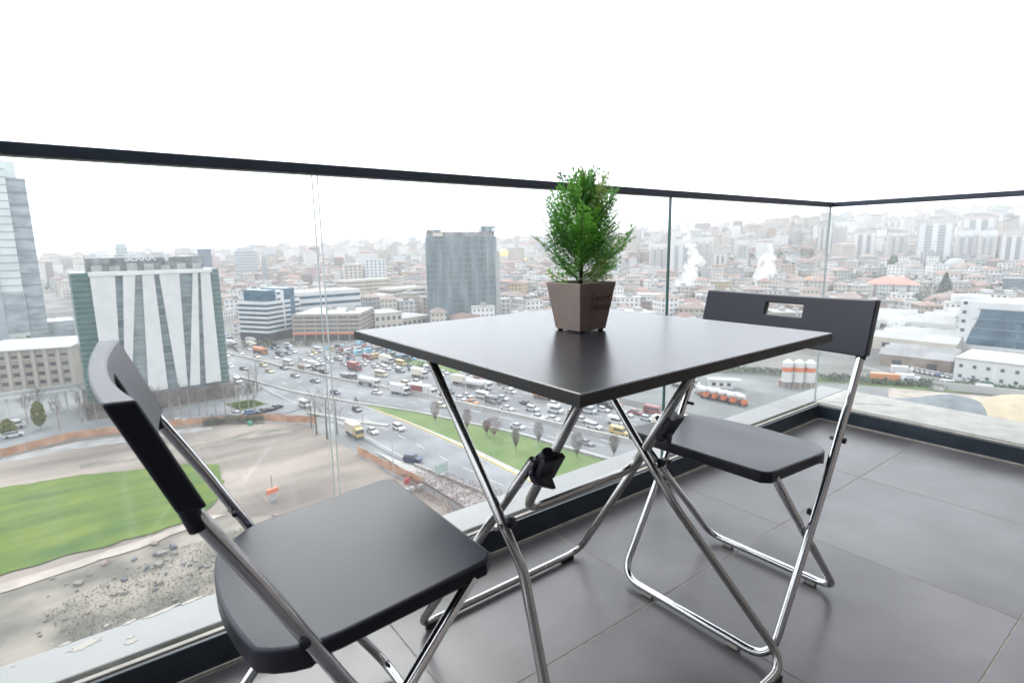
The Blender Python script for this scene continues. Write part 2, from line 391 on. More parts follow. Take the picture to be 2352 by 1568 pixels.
# ------------------------------------------------------------------ table
m_lam = mat('black_laminate', (0.013, 0.012, 0.016), rough=0.265, spec=0.62)
m_edge = mat('edge_band', (0.021, 0.019, 0.020), rough=0.45)
m_steel = mat('painted_steel_tube', (0.42, 0.41, 0.40), rough=0.24, metal=0.92, rvar=0.04, scale=6)
m_chrome = mat('chrome_tube', (0.58, 0.58, 0.59), rough=0.12, metal=1.0, rvar=0.03, scale=8)
m_plast = mat('black_plastic', (0.017, 0.018, 0.027), rough=0.38, bump=0.03, bscale=300, spec=0.36)
m_rub = mat('rubber_foot', (0.02, 0.02, 0.02), rough=0.7)
m_clear = mat('clear_plastic_foot', (0.45, 0.43, 0.38), rough=0.3)
TX, TY, TTH, TZ, TS = -2.151, -0.462, 0.017, 0.734, 0.674
tb = thing('folding_table', 'square black folding table with silver tube legs, potted plant on top', 'table', (TX, TY, 0), TTH)
mb = MB(); h = TS/2; mb.box(-h, h, -h, h, TZ-0.017, TZ)
top = mb.obj('tabletop', [m_lam], tb); bevel(top, 0.0015, 2)
mb = MB()
for a in range(4):
    M = Matrix.Rotation(a*PI/2, 4, 'Z'); mb.box(-h-0.0012, h+0.0012, -h-0.0012, -h-0.0002, TZ-0.0168, TZ-0.0012, M=M)
mb.obj('edge_band', m_edge, tb)
U = TZ-0.017
rt = 0.0093
def bar(name, pts, r, rad=0.05, m=m_steel, par=tb, n=14):
    mb = MB(); mb.tube(fillet(pts, rad, 8), r, n); return mb.obj(name, m, par, smooth=True)
# outer frame: top under the far edge, floor bar near the viewer
o1 = bar('outer_leg_frame', [(-.246, .201, U-.006), (-.246, -.112, .361), (-.309, -.311, rt+.006), (.312, -.311, rt+.006), (.166, -.112, .361), (.166, .201, U-.006)], rt, [.10, .045, .045, .10])
# inner frame: open ends at the clips, floor bar on the rail side
o2 = bar('inner_leg_frame', [(-.185, -.069, .53), (-.242, .295, rt+.006), (.297, .295, rt+.006), (.204, -.069, .53)], rt, [.045, .045])
o3 = bar('upper_support_frame', [(-.148, -.186, U-.006), (-.150, .002, .395), (.169, .002, .395), (.169, -.186, U-.006)], rt, [.045, .045])
# cross tube and sockets under the top
mb = MB()
mb.box(-.26, .20, .185, .215, U-.012, U); mb.obj('fixing_bracket', m_plast, tb)
mb = MB(); mb.box(-.18, .20, -.20, -.17, U-.012, U); mb.obj('fixing_bracket', m_plast, tb)
for sx, x, inner in ((-1, -.166, -.180), (1, .187, .200)):
    c0 = Vector((x, -.075, .515))
    d = Vector((0, .188, -.315)).normalized()
    mb = MB()
    mb.tube([c0-d*0.035, c0+d*0.035], 0.0165, 12)
    for q in (-1, 1): mb.box(-.016, .016, -.006, .006, -.03, .03, M=Matrix.Translation(c0 + Vector((q*.008, -.012, 0))) @ Matrix.Rotation(0.55, 4, 'X'))
    # lever flap that sticks out sideways
    f = [(0, 0, -.035), (-.030, 0, -.020), (-.042, 0, .004), (-.036, 0, .012), (-.018, 0, .030), (0, 0, .036)]
    M = Matrix.Translation(c0 + Vector((sx*(-.010), .0, -.01))) @ Matrix.Rotation(-.55, 4, 'X')
    vs = [M @ Vector((p[0] if sx < 0 else -p[0]*0.5, p[1]-.006, p[2])) for p in f]+[M @ Vector((p[0] if sx < 0 else -p[0]*0.5, p[1]+.006, p[2])) for p in f]
    n = len(f); mb.add(vs, [tuple(range(n)), tuple(range(2*n-1, n-1, -1))]+[(i, n+i, n+(i+1) % n, (i+1) % n) for i in range(n)])
    smooth(bevel(mb.obj('locking_clip', m_plast, tb), 0.002, 2), 50)
mb = MB(); mb.tube([(-.186-.0, -.0665, .5275), (-.1858, -.0672, .5285)], .0075, 12); mb.obj('open_tube_end', m_rub, tb)
for x in (-.249, .172):
    mb = MB(); mb.tube([(x-.018, -.062, .425), (x-.006, -.062, .425)] if x < 0 else [(x-.006, -.062, .425), (x+.010, -.062, .425)], .005, 10)
    mb.tube([(x+.004, -.062, .425), (x+.022, -.062, .425)] if x < 0 else [(x+.01, -.062, .425), (x+.03, -.062, .425)], .010, 10, mi=1)
    mb.obj('pivot_rivet', [m_chrome, m_plast], tb, smooth=True)
for (x, y) in ((-.20, .295), (.245, .295), (-.26, -.311), (.265, -.311)):
    mb = MB(); mb.box(x-.022, x+.022, y-.008, y+.008, 0.0003, .0085); bevel(mb.obj('foot_pad', m_rub, tb), .002, 1)

# ------------------------------------------------------------------ folding chairs
def recalc(o):
    bm = bmesh.new(); bm.from_mesh(o.data); bmesh.ops.recalc_face_normals(bm, faces=bm.faces[:]); bm.to_mesh(o.data); bm.free()
def make_chair(label, loc, rz, lean=0.0):
    t = thing('folding_chair', label, 'chair', loc, rz, 'folding chairs at the table')
    HW, HW2, R = 0.205, 0.186, 0.0092
    # main frame: from the back, past the seat, to the front floor bar
    prof = [(-.186-.024*lean, .758), (-.150-.018*lean, .650), (-.100-.008*lean, .54), (-.010-.010*lean, .365), (.195, R+.008)]
    pts = [(u, -HW, z) for u, z in prof] + [(u, HW, z) for u, z in reversed(prof)]
    mb = MB(); mb.tube(fillet(pts, [.20, .30, .6, .055, .055, .6, .30, .20], 8), R, 14); mb.obj('main_frame', m_chrome, t, smooth=True)
    pts = [(.182, -HW2+.004, .425), (-.185, -HW2+.004, R+.008), (-.185, HW2-.004, R+.008), (.182, HW2-.004, .425)]
    mb = MB(); mb.tube(fillet(pts, [.05, .05], 8), R, 14); mb.obj('rear_leg_frame', m_chrome, t, smooth=True)
    # seat
    uf, zf, ur, zr = .222, .446, -.112, .424
    NU, NV = 18, 16; top = []; TH = .026
    for i in range(NU+1):
        a = i/NU; u = uf + (ur-uf)*a
        wv = HW2+.002
        if a > .72: wv *= math.sqrt(max(0.0, 1-((a-.72)/.40)**2))
        if a < .06: wv -= .016*(1-math.sqrt(max(0, 1-((.06-a)/.06)**2)))
        for j in range(NV+1):
            b = -1+2*j/NV; v = wv*b
            z = zf+(zr-zf)*a - .010*math.sin(PI*min(1, max(0, a)))*(1-b*b) - .012*max(0, a-.8)/.2*0.6
            uu = u - (.016*(1-b*b) if a > .9 else 0)*(a-.9)/.1
            top.append((uu, v, z))
    n1 = (NU+1)*(NV+1); W_ = NV+1
    vs = top + [(x, y, z-TH-(.010 if k//W_ > NU*0.8 else 0)) for k, (x, y, z) in enumerate(top)]
    fs = []
    for i in range(NU):
        for j in range(NV):
            q = i*W_+j; fs.append((q, q+W_, q+W_+1, q+1)); fs.append((n1+q, n1+q+1, n1+q+W_+1, n1+q+W_))
    for i in range(NU):
        q = i*W_; fs.append((q, n1+q, n1+q+W_, q+W_)); q = i*W_+NV; fs.append((q, q+W_, n1+q+W_, n1+q))
    for j in range(NV):
        fs.append((j, j+1, n1+j+1, n1+j)); q = NU*W_+j; fs.append((q, n1+q, n1+q+1, q+1))
    mb = MB(); mb.add(vs, fs); s = mb.obj('seat', m_plast, t); recalc(s); smooth(s, 40); bevel(s, .005, 3, 50)
    # backrest: curved hollow-looking panel with a handle slot
    NV, NZ = 36, 12; th = .027; V = []; hwb = HW+.014
    vj = [(-1+2*j/NV) for j in range(NV+1)]
    zs = [k/NZ for k in range(NZ+1)]
    slot = lambda j, k: (NV/2-4 <= j < NV/2+4) and (7 <= k < 10)
    def P(b, a, back):
        z = .641+.010*lean + (.130-.008*lean)*a - .004*(1-b*b)*a
        u = -.147-.018*lean + (-.038-.010*lean)*a - .020*(1-b*b) + .0135
        return (u - (th if back else 0) + (.008*(1-b*b) if back else 0), hwb*b, z)
    W_ = NZ+1; n1 = (NV+1)*W_
    vs = [P(b, a, False) for b in vj for a in zs]+[P(b, a, True) for b in vj for a in zs]
    fs = []
    for j in range(NV):
        for k in range(NZ):
            q = j*W_+k
            if slot(j, k):
                for dj, dk, e in ((-1, 0, (q, q+1)), (1, 0, (q+W_+1, q+W_)), (0, -1, (q+W_, q)), (0, 1, (q+1, q+W_+1))):
                    if not slot(j+dj, k+dk): fs.append((e[0], e[1], e[1]+n1, e[0]+n1))
                continue
            fs.append((q, q+W_, q+W_+1, q+1)); fs.append((n1+q, n1+q+1, n1+q+W_+1, n1+q+W_))
    for k in range(NZ):
        fs.append((k, k+1, n1+k+1, n1+k)); q = NV*W_+k; fs.append((q, n1+q, n1+q+1, q+1))
    for j in range(NV):
        q = j*W_; fs.append((q, n1+q, n1+q+W_, q+W_)); q = j*W_+NZ; fs.append((q, q+W_, n1+q+W_, n1+q))
    mb = MB(); mb.add(vs, fs); bk = mb.obj('backrest', m_plast, t); recalc(bk); smooth(bk, 40); bevel(bk, .0032, 2, 50)
    for s_ in (-1, 1):
        mb = MB(); mb.tube([(-.1545-.018*lean, s_*HW, .664), (-.1445-.016*lean, s_*HW, .634-.008*lean)], .0106, 14); mb.obj('tube_sleeve', m_plast, t, smooth=True)
        mb = MB(); mb.tube([(-.070, s_*(HW+.010), .455), (-.070, s_*(HW2-.002), .455)], .0045, 10); mb.tube([(-.070, s_*(HW+.006), .455), (-.070, s_*(HW+.012), .455)], .007, 10); mb.obj('seat_bolt', m_plast, t, smooth=True)
        mb = MB(); mb.tube([(.024, s_*(HW-.006), .302), (.024, s_*(HW2+.001), .302)], .008, 10); mb.obj('pivot_bushing', m_plast, t, smooth=True)
        for u in (.195, -.185):
            mb = MB(); mb.box(u-.007, u+.007, s_*(HW-.085)-.016, s_*(HW-.085)+.016, .0003, .010); bevel(mb.obj('foot_cap', m_clear, t), .002, 1)
    return t
make_chair('black folding chair seen side on in the left foreground, seat towards the table', (-2.706, -.440, 0), -.005, 1.0)
make_chair('black folding chair beyond the table, facing it, with an oblong handle slot in its backrest', (-1.663, -.534, 0), PI+.019)

# ------------------------------------------------------------------ planter and artificial cedar
m_pot = mat('taupe_planter', (0.30, 0.235, 0.20), rough=0.62, var=0.06, scale=30, bump=0.08, bscale=500)
m_ink = mat('brown_print', (0.15, 0.085, 0.075), rough=0.6)
m_soil = mat('dark_moss', (0.03, 0.025, 0.02), rough=0.95)
m_twig = mat('twig_dark', (0.035, 0.028, 0.02), rough=0.8)
PX, PY = -2.131, -.440
pot = thing('planter', 'square tapered taupe planter with dark lettering and a small green cedar, on the table', 'potted plant', (PX, PY, TZ))
b0, b1, ph = .0365, .0505, .0985
def ring(h_, z): return [(-h_, -h_, z), (h_, -h_, z), (h_, h_, z), (-h_, h_, z)]
vs = ring(b0, .003)+ring(b1, ph)+ring(b1-.003, ph)+ring(b1-.006, ph-.012)
fs = [(3, 2, 1, 0)]+[(i, (i+1) % 4, 4+(i+1) % 4, 4+i) for i in range(4)]+[(4+i, 4+(i+1) % 4, 8+(i+1) % 4, 8+i) for i in range(4)]+[(8+i, 8+(i+1) % 4, 12+(i+1) % 4, 12+i) for i in range(4)]
mb = MB(); mb.add(vs, fs); bevel(mb.obj('pot', m_pot, pot), .0022, 3, 30)
for sx in (-1, 1):
    for sy in (-1, 1): mb = MB(); mb.box(sx*.029-.004, sx*.029+.004, sy*.029-.004, sy*.029+.004, 0.0002, .0035); mb.obj('pot_foot', m_rub, pot)
mb = MB(); mb.add(ring(b1-.0065, ph-.0125), [(0, 1, 2, 3)]); mb.obj('soil', m_soil, pot)
def text(body, size, loc, rot, parent, m, extr=0.0002, name='lettering', align='CENTER', shear=0.0, bold=0.0):
    cu = bpy.data.curves.new(name, 'FONT'); cu.body = body; cu.size = size; cu.align_x = align; cu.align_y = 'CENTER'; cu.extrude = extr; cu.shear = shear; cu.offset = bold; cu.space_line = 0.8
    o = bpy.data.objects.new(name, cu); C.objects.link(o); o.data.materials.append(m); o.parent = parent; o.location = loc; o.rotation_euler = rot
    bpy.context.view_layer.update()
    me = bpy.data.meshes.new_from_object(o.evaluated_get(bpy.context.evaluated_depsgraph_get())); q = bpy.data.objects.new(name, me); C.objects.link(q)
    q.parent = parent; q.location = loc; q.rotation_euler = rot; bpy.data.objects.remove(o); return q
tilt = math.atan2(b1-b0, ph)
text('Sweet\n Home', .0235, (.008, -(b0+(b1-b0)*.60)-.0004, ph*.60), (PI/2+tilt, 0, 0), pot, m_ink, .00025, shear=.3)
def leafmat(name, c, c2):
    m = mat(name, c, rough=0.5, col2=c2, scale=14, lo=.3, hi=.7)
    b = m.node_tree.nodes['Principled BSDF']
    b.inputs['Transmission Weight'].default_value = 0.0
    return m
def leafmat(name, c, c2):
    m = mat(name, c, rough=0.45, col2=c2, scale=40, lo=.3, hi=.7)
    nt = m.node_tree; b = nt.nodes['Principled BSDF']; out = nt.nodes['Material Output']
    tl = nt.nodes.new('ShaderNodeBsdfTranslucent'); mx = nt.nodes.new('ShaderNodeMixShader'); mx.inputs[0].default_value = 0.40
    nt.links.new(b.inputs['Base Color'].links[0].from_socket, tl.inputs[0]); nt.links.new(b.outputs[0], mx.inputs[1]); nt.links.new(tl.outputs[0], mx.inputs[2]); nt.links.new(mx.outputs[0], out.inputs['Surface'])
    return m
gm = [leafmat('cedar_green', (0.10, 0.33, 0.035), (0.22, 0.50, 0.07)), leafmat('cedar_dark', (0.04, 0.18, 0.03), (0.09, 0.30, 0.05)), leafmat('cedar_light', (0.26, 0.44, 0.07), (0.42, 0.52, 0.18))]
def shoot(mb, p, d, ln, w, up, rnd, mi, dep):
    """cedar spray: stem with alternate side shoots, each clothed in short scale leaves"""
    side = d.cross(up).normalized(); n = max(3, int(ln/.0052)); pts = [p]; dd = d.copy()
    lift = .016 if dep == 0 else .008
    for i in range(n):
        dd = (dd + Vector((rnd.uniform(-.05, .05), rnd.uniform(-.05, .05), lift+rnd.uniform(-.03, .04)))).normalized(); pts.append(pts[-1]+dd*ln/n)
    mb.tube(pts, [w*(1-.65*i/n) for i in range(n+1)], 3, mi=(3 if dep == 0 else mi), caps=False)
    for i in range(1, n+1):
        q = pts[i]; t = (pts[i]-pts[i-1]).normalized(); f = 1-i/(n+1)
        if dep < 2 and (i >= (3 if dep == 0 else 1)):
            sg = 1 if i % 2 else -1
            l2 = (ln*.34*f+.012)*rnd.uniform(.7, 1.2) if dep == 0 else (ln*.42*f+.003)*rnd.uniform(.6, 1.1)
            tw = rnd.uniform(-.5, .5)
            d2 = (t*.9 + side*sg*.75*math.cos(tw) + up*math.sin(tw)*.6).normalized()
            if l2 > .005: shoot(mb, q, d2, l2, w*.7, up, rnd, mi, dep+1)
        if dep > 0 or f < .45:
            for sg in (-1, 1):
                l3 = .0040*rnd.uniform(.8, 1.4); dv = (t*.9+side*sg*.75+up*rnd.uniform(-.5, .5)).normalized()
                e = dv.cross(up).normalized()*.0011
                mb.add([q-e, q+e, q+dv*l3], [(0, 1, 2)], mi)
rnd = random.Random(11)
tr = MB(); trunk = [(0, 0, ph-.02), (.002, .001, ph+.04), (-.001, .002, ph+.09), (.002, 0, ph+.13), (.001, .001, ph+.165)]
tr.tube(trunk, [.004, .0033, .0026, .0018, .001], 7); tr.obj('stem', m_twig, pot, smooth=True)
NB = 58
for k in range(NB):
    f = (k+.5)/NB; z0 = ph-.014+.150*f**1.1; az = k*2.39996+rnd.uniform(-.3, .3)
    elev = math.radians(14+44*f+rnd.uniform(-12, 16))
    prof = lerp_tab([(0, .080), (.10, .110), (.28, .122), (.5, .104), (.75, .074), (1, .040)], f)
    ln = prof*rnd.uniform(.60, 1.22)/max(.6, math.cos(elev))*.92
    d = Vector((math.cos(az)*math.cos(elev), math.sin(az)*math.cos(elev), math.sin(elev)))
    up = (Vector((-math.cos(az)*math.sin(elev), -math.sin(az)*math.sin(elev), math.cos(elev)))+Vector((rnd.uniform(-1, 1), rnd.uniform(-1, 1), rnd.uniform(-.5, .5)))*1.1).normalized()
    mi = 2 if rnd.random() < .12+.25*(f > .75) else (1 if rnd.random() < .22 else 0)
    mb = MB(); shoot(mb, Vector((0, 0, z0)), d, min(ln, .155), .0010, up, rnd, mi, 0); mb.obj('branch', gm+[m_twig], pot)
for k in range(9):
    az = k*1.3; d = Vector((.22*math.cos(az), .22*math.sin(az), 1)).normalized(); mb = MB()
    shoot(mb, Vector((0, 0, ph+.12+.004*k)), d, .088-.003*k, .0009, Vector((math.cos(az+1), math.sin(az+1), .1)).normalized(), rnd, 2 if k % 3 == 0 else 0, 0); mb.obj('branch', gm+[m_twig], pot)
# ================================================================== CITY GROUND
def hwx(tab, y): return lerp_tab(tab, y)
NEAR = [(-140, 124), (0, 108), (60, 98), (94, 89), (113, 86), (127, 81), (151, 73), (173, 62), (209, 47), (241, 40), (324, 21), (420, -4), (517, -34), (700, -62), (900, -80)]
MED = [(-140, 138), (0, 122), (60, 111), (99, 102), (128, 94), (169, 83), (212, 68), (241, 60), (324, 40), (420, 9), (517, -24), (700, -52), (900, -70)]
FAR = [(-140, 168), (0, 151), (60, 140), (99, 131), (128, 125), (184, 110), (199, 107), (241, 96), (288, 80), (324, 66), (420, 28), (517, -8), (700, -38), (900, -56)]
FRW = [(-140, 66), (0, 60), (88, 56.5), (111, 52), (150, 50), (176, 47), (200, 44), (225, 42)]     # frontage road, west edge
FRE = [(-140, 80), (0, 72), (96, 68), (114, 68), (144, 66), (170, 63), (200, 52), (225, 44)]     # frontage road, east edge
m_asph = mat('asphalt', (0.150, 0.156, 0.160), rough=0.8, var=0.30, scale=0.05, detail=8, coords='Object')
m_asph2 = mat('asphalt_pale', (0.178, 0.184, 0.190), rough=0.85, var=0.25, scale=0.08, detail=8)
m_urban = mat('urban_ground', (0.13, 0.128, 0.118), rough=0.95, var=0.45, scale=0.03, detail=10)
m_dirt = mat('dirt_lot', (0.200, 0.170, 0.145), rough=0.95, var=0.36, scale=0.045, detail=12, stretch=(0.5, 1.9, 1), bump=0.3, bscale=0.6)
m_rub = m_rub
m_rubble = mat('rubble_ground', (0.10, 0.095, 0.08), rough=0.95, col2=(0.235, 0.21, 0.175), scale=0.12, detail=12, lo=.38, hi=.62, bump=0.5, bscale=1.5)
m_path = mat('pale_track', (0.30, 0.265, 0.225), rough=0.95, var=0.2, scale=0.2, detail=8)
m_grass = mat('grass_bright', (0.030, 0.078, 0.004), rough=0.9, col2=(0.105, 0.150, 0.008), scale=0.13, detail=13, lo=.30, hi=.70, stretch=(.5, 1.6, 1))
m_verge = mat('grass_verge', (0.065, 0.12, 0.025), rough=0.9, col2=(0.115, 0.17, 0.045), scale=0.1, detail=9)
m_yard = mat('concrete_yard', (0.15, 0.158, 0.155), rough=0.8, var=0.3, scale=0.05, detail=9)
m_paint = mat('road_paint', (0.40, 0.40, 0.39), rough=0.7, var=0.1, scale=1)
m_kerb = mat('kerb_concrete', (0.33, 0.32, 0.30), rough=0.8, var=0.15, scale=1)
m_yellow = mat('kerb_yellow', (0.45, 0.36, 0.13), rough=0.8)
m_conc = mat('concrete', (0.36, 0.355, 0.34), rough=0.85, var=0.15, scale=0.5)

m_kerb2 = mat('wet_gravel', (0.24, 0.24, 0.23), rough=0.8, var=0.2, scale=0.3)
# terrain sheet: polar grid out to the horizon
mb = MB(); NA = 200; rs = [0.0, 60, 120, 200, 300, 400]+[420+ (1.018**k-1)*700 for k in range(1, 105)]+[4500, 6500, 9000]
vs = [(CAMX, CAMY, GZ)]
for r in rs[1:]:
    for a in range(NA):
        an = 2*PI*a/NA; x, y = CAMX+r*math.cos(an), CAMY+r*math.sin(an); vs.append((x, y, terrain(x, y)))
fs = [(0, 1+a, 1+(a+1) % NA) for a in range(NA)]
for i in range(len(rs)-2):
    for a in range(NA):
        p, q = 1+i*NA+a, 1+i*NA+(a+1) % NA; fs.append((p, p+NA, q+NA, q))
mb.add(vs, fs); tag(mb.obj('ground', m_urban, smooth=True), kind='structure')

def ragged(poly, step=1.6, amp=.75, seed=3.0):
    out = []
    for a, b in zip(poly, poly[1:]+poly[:1]):
        n = max(1, int(math.hypot(b[0]-a[0], b[1]-a[1])/step))
        for k in range(n):
            x, y = a[0]+(b[0]-a[0])*k/n, a[1]+(b[1]-a[1])*k/n
            out.append((x+amp*(mnoise.noise(Vector((x*.45, y*.45, seed)))+.5*mnoise.noise(Vector((x*1.7, y*1.7, seed)))), y+amp*(mnoise.noise(Vector((x*.45, y*.45, seed+9)))+.5*mnoise.noise(Vector((x*1.7, y*1.7, seed+5))))))
    return out
def sheet(name, poly, m, lift, kind='structure', label=None, cat=None):
    if name in ('grass_field', 'dirt_track', 'mud_strip', 'dark_track', 'rubble_ground', 'green_strip', 'lawn', 'sand_ground'): poly = ragged(poly)
    z = GZ+lift; mb = MB(); n = len(poly); mb.add([(p[0], p[1], z) for p in poly], [tuple(range(n))])
    o = mb.obj(name, m); tag(o, label, cat, kind=kind); return o
def strip(name, ta, tb_, y0, y1, m, lift, step=6.0, kind='structure', fa=0.0, fb=1.0):
    mb = MB(); n = max(1, int((y1-y0)/step)); vs = []
    for i in range(n+1):
        y = y0+(y1-y0)*i/n; a, b = hwx(ta, y), hwx(tb_, y)
        vs += [(a+(b-a)*fa, y, GZ+lift), (a+(b-a)*fb, y, GZ+lift)]
    mb.add(vs, [(2*i, 2*i+1, 2*i+3, 2*i+2) for i in range(n)])
    return tag(mb.obj(name, m), kind=kind)
sheet('district_ground', [(-70, 60), (-70, 330), (60, 330), (60, 60)], m_yard, 0.03)
strip('highway', NEAR, FAR, -140, 900, m_asph, 0.14)
strip('frontage_road', FRW, FRE, -140, 224, m_asph2, 0.18)
sheet('side_street', [(-80, 189), (-26, 188.5), (0, 189), (24, 186), (41, 175), (48, 178), (42, 205), (30, 201), (0, 202), (-80, 204)], m_asph2, 0.22)
strip('grass_verge', FRE, NEAR, -140, 170, m_verge, 0.26, fa=0.10, fb=.93)
strip('verge_pavement', FRE, NEAR, -140, 168, m_kerb, 0.22, fa=0.0, fb=0.10)
sheet('dirt_lot', [(-70, 60), (-70, 186), (-26, 181), (-12, 187), (0, 184), (23, 178), (42, 160), (45, 128), (46, 109), (49, 92), (44, 60)], m_dirt, 0.30)
sheet('rubble_ground', [(-70, 60), (-70, 105), (-20, 105.5), (0, 107.5), (10, 110), (14, 111), (22, 104), (28, 92), (30, 60)], m_rubble, 0.42)
sheet('dirt_track', [(-70, 108), (-20, 109), (0, 111.5), (10, 114), (13, 112.5), (0, 108.8), (-20, 106), (-70, 105)], m_path, 0.46)
tag(sheet('grass_field', [(-60, 155), (-24, 157), (-10, 154.5), (3, 149), (12, 146), (16, 141), (15.5, 132), (14, 123), (11, 118), (7, 114), (-2, 112.6), (-12, 113), (-20, 112.4), (-60, 110)], m_grass, 0.50), 'bright green grass field on the dirt lot below the balcony', 'grass', kind='stuff')
sheet('mud_strip', [(-26, 176), (-26, 181), (-12, 184), (0, 181), (20, 175), (20, 172), (0, 175), (-12, 177.5)], m_kerb2, 0.34)
sheet('dark_track', [(16, 160), (30, 163), (38, 158), (37, 155), (24, 157), (17, 155.5), (-10, 160), (-10, 163)], m_rubble, 0.36)
sheet('green_strip', [(200, 92), (207, 86), (214, 72), (238, 30), (246, 6), (254, 8), (246, 40), (222, 78), (209, 96)], m_verge, 0.20)
strip('hedge_strip', [(y, x+1.0) for y, x in FAR], [(y, x+9) for y, x in FAR], 178, 245, m_verge, 0.20)
sheet('plant_yard', [(132, 132), (128, 170), (170, 152), (205, 98), (232, 30), (240, -40), (160, -40), (142, 60)], m_yard, 0.10)
sheet('sand_ground', [(190, 62), (214, 70), (232, 34), (236, 0), (190, 0)], m_path, 0.24)
# pavement in front of the orange fence
sheet('pavement', [(49, 127), (52, 113), (56.4, 89), (59, 30), (50, 30), (50.5, 90)], m_kerb, 0.34)
# road markings
mk = MB()
def dash(tab_a, tab_b, f, y0, y1, ln, gap, w_=0.35, z=0.16):
    y = y0
    while y < y1:
        ya, yb = y, min(y+ln, y1)
        xa = hwx(tab_a, ya)*(1-f)+hwx(tab_b, ya)*f; xb = hwx(tab_a, yb)*(1-f)+hwx(tab_b, yb)*f
        mk.add([(xa, ya, GZ+z), (xa+w_, ya, GZ+z), (xb+w_, yb, GZ+z), (xb, yb, GZ+z)], [(0, 1, 2, 3)]); y += ln+gap
for f in (.27, .52, .76): dash(NEAR, MED, f, 60, 330, 4, 7)
for f in (.20, .34, .48, .62, .76, .88): dash(MED, FAR, f, 0, 360, 4, 7, .3)
dash(NEAR, MED, .05, 40, 420, 12, 0, .4); dash(NEAR, MED, .95, 0, 420, 12, 0, .4); dash(MED, FAR, .05, 0, 420, 12, 0, .4); dash(MED, FAR, .97, 0, 420, 12, 0, .4)
dash(FRW, FRE, .08, 40, 215, 10, 0, .25, .20); dash(FRW, FRE, .52, 40, 215, 4, 6, .25, .20); dash(FRW, FRE, .95, 40, 215, 10, 0, .3, .24)
tag(mk.obj('lane_markings', m_paint), kind='structure')
# median barrier and guard rails as things
def wall_line(name, pts, th, h, m, label, cat, z0=0.15, parent=None):
    mb = MB()
    for a, b in zip(pts, pts[1:]):
        a, b = Vector((a[0], a[1], 0)), Vector((b[0], b[1], 0)); d = (b-a); n = Vector((-d.y, d.x, 0)).normalized()*th/2
        mb.prism([a-n, b-n, b+n, a+n], GZ+z0, GZ+z0+h)
    o = mb.obj(name, m, parent)
    if label: tag(o, label, cat)
    return o
ys_ = list(range(-60, 430, 12))
wall_line('median_barrier', [(hwx(MED, y), y) for y in ys_], 0.9, 0.95, m_kerb, 'long concrete barrier between the two carriageways of the highway', 'barrier')
wall_line('kerb', [(hwx(FRE, y), y) for y in range(-60, 169, 10)], 0.35, 0.22, m_yellow, 'pale yellow kerb along the green verge by the slip road', 'kerb', .2)
wall_line('kerb', [(hwx(NEAR, y)-.6, y) for y in range(-60, 172, 10)]+[(60, 176), (50, 200), (40, 238)], 0.5, 0.5, m_kerb, 'grey concrete kerb between the green verge and the highway', 'kerb', .15)
wall_line('traffic_island', [(46.5, 171), (55, 152), (60.5, 143)], 1.5, 0.35, m_kerb, 'thin pale traffic island in the slip road, beside the yellow truck', 'traffic island', .2)
wall_line('crash_barrier', [(52.5, 111), (55, 98), (57.5, 84), (59, 60)], 0.4, 0.9, m_kerb, 'low concrete barrier along the slip road behind the bare hedge', 'barrier', .2)

# ================================================================== BUILDINGS
m_glassb = mat('window_glass_dark', (0.055, 0.085, 0.11), rough=0.18, var=0.35, scale=0.15)
m_white = mat('white_facade', (0.54, 0.55, 0.55), rough=0.7, var=0.06, scale=0.1)
m_cream = mat('cream_facade', (0.46, 0.42, 0.36), rough=0.8, var=0.08, scale=0.1)
m_tan = mat('tan_facade', (0.30, 0.265, 0.225), rough=0.85, var=0.12, scale=0.15)
m_brown = mat('brown_brick_facade', (0.21, 0.17, 0.14), rough=0.85, var=0.15, scale=0.3)
m_roofw = mat('roof_pale', (0.34, 0.34, 0.33), rough=0.8, var=0.10, scale=0.08)
m_roofg = mat('roof_grey', (0.25, 0.25, 0.25), rough=0.85, var=0.2, scale=0.1)
m_roofr = mat('roof_red_tile', (0.25, 0.165, 0.14), rough=0.85, var=0.2, scale=0.2)
m_green = mat('green_curtain_glass', (0.020, 0.075, 0.068), rough=0.25, col2=(0.06, 0.145, 0.135), scale=0.3, detail=8, stretch=(.6, .6, 2.2), lo=.35, hi=.7)  # level noise streaks in the colour stand in for reflections
m_blueg = mat('blue_curtain_glass', (0.02, 0.065, 0.105), rough=0.2, col2=(0.075, 0.17, 0.24), scale=0.12, detail=6, stretch=(1, 1, 2.5), lo=.4, hi=.75)  # paler blue streaks are reflections painted into the base colour
m_greyg = mat('grey_curtain_glass', (0.075, 0.105, 0.12), rough=0.22, col2=(0.19, 0.235, 0.25), scale=0.16, detail=7, stretch=(1, 1, 2), lo=.38, hi=.7)  # reflections imitated by light and dark noise in the colour
m_cylg = mat('tower_curtain_glass', (0.06, 0.10, 0.115), rough=0.25, col2=(0.24, 0.31, 0.33), scale=0.09, detail=8, stretch=(2.4, 2.4, .45), lo=.36, hi=.7)  # upright colour streaks imitate what the curved glass would reflect
m_louv = mat('louvre_panel', (0.56, 0.56, 0.545), rough=0.65, var=0.05, scale=0.4, bump=0.0)
m_dark = mat('dark_opening', (0.03, 0.034, 0.04), rough=0.6)
m_plant = mat('roof_plant_grey', (0.20, 0.21, 0.21), rough=0.7, var=0.45, scale=0.35, detail=8)
m_mull = mat('mullion_grey', (0.16, 0.19, 0.20), rough=0.5)
m_orange = mat('orange_sign', (0.55, 0.15, 0.06), rough=0.5)

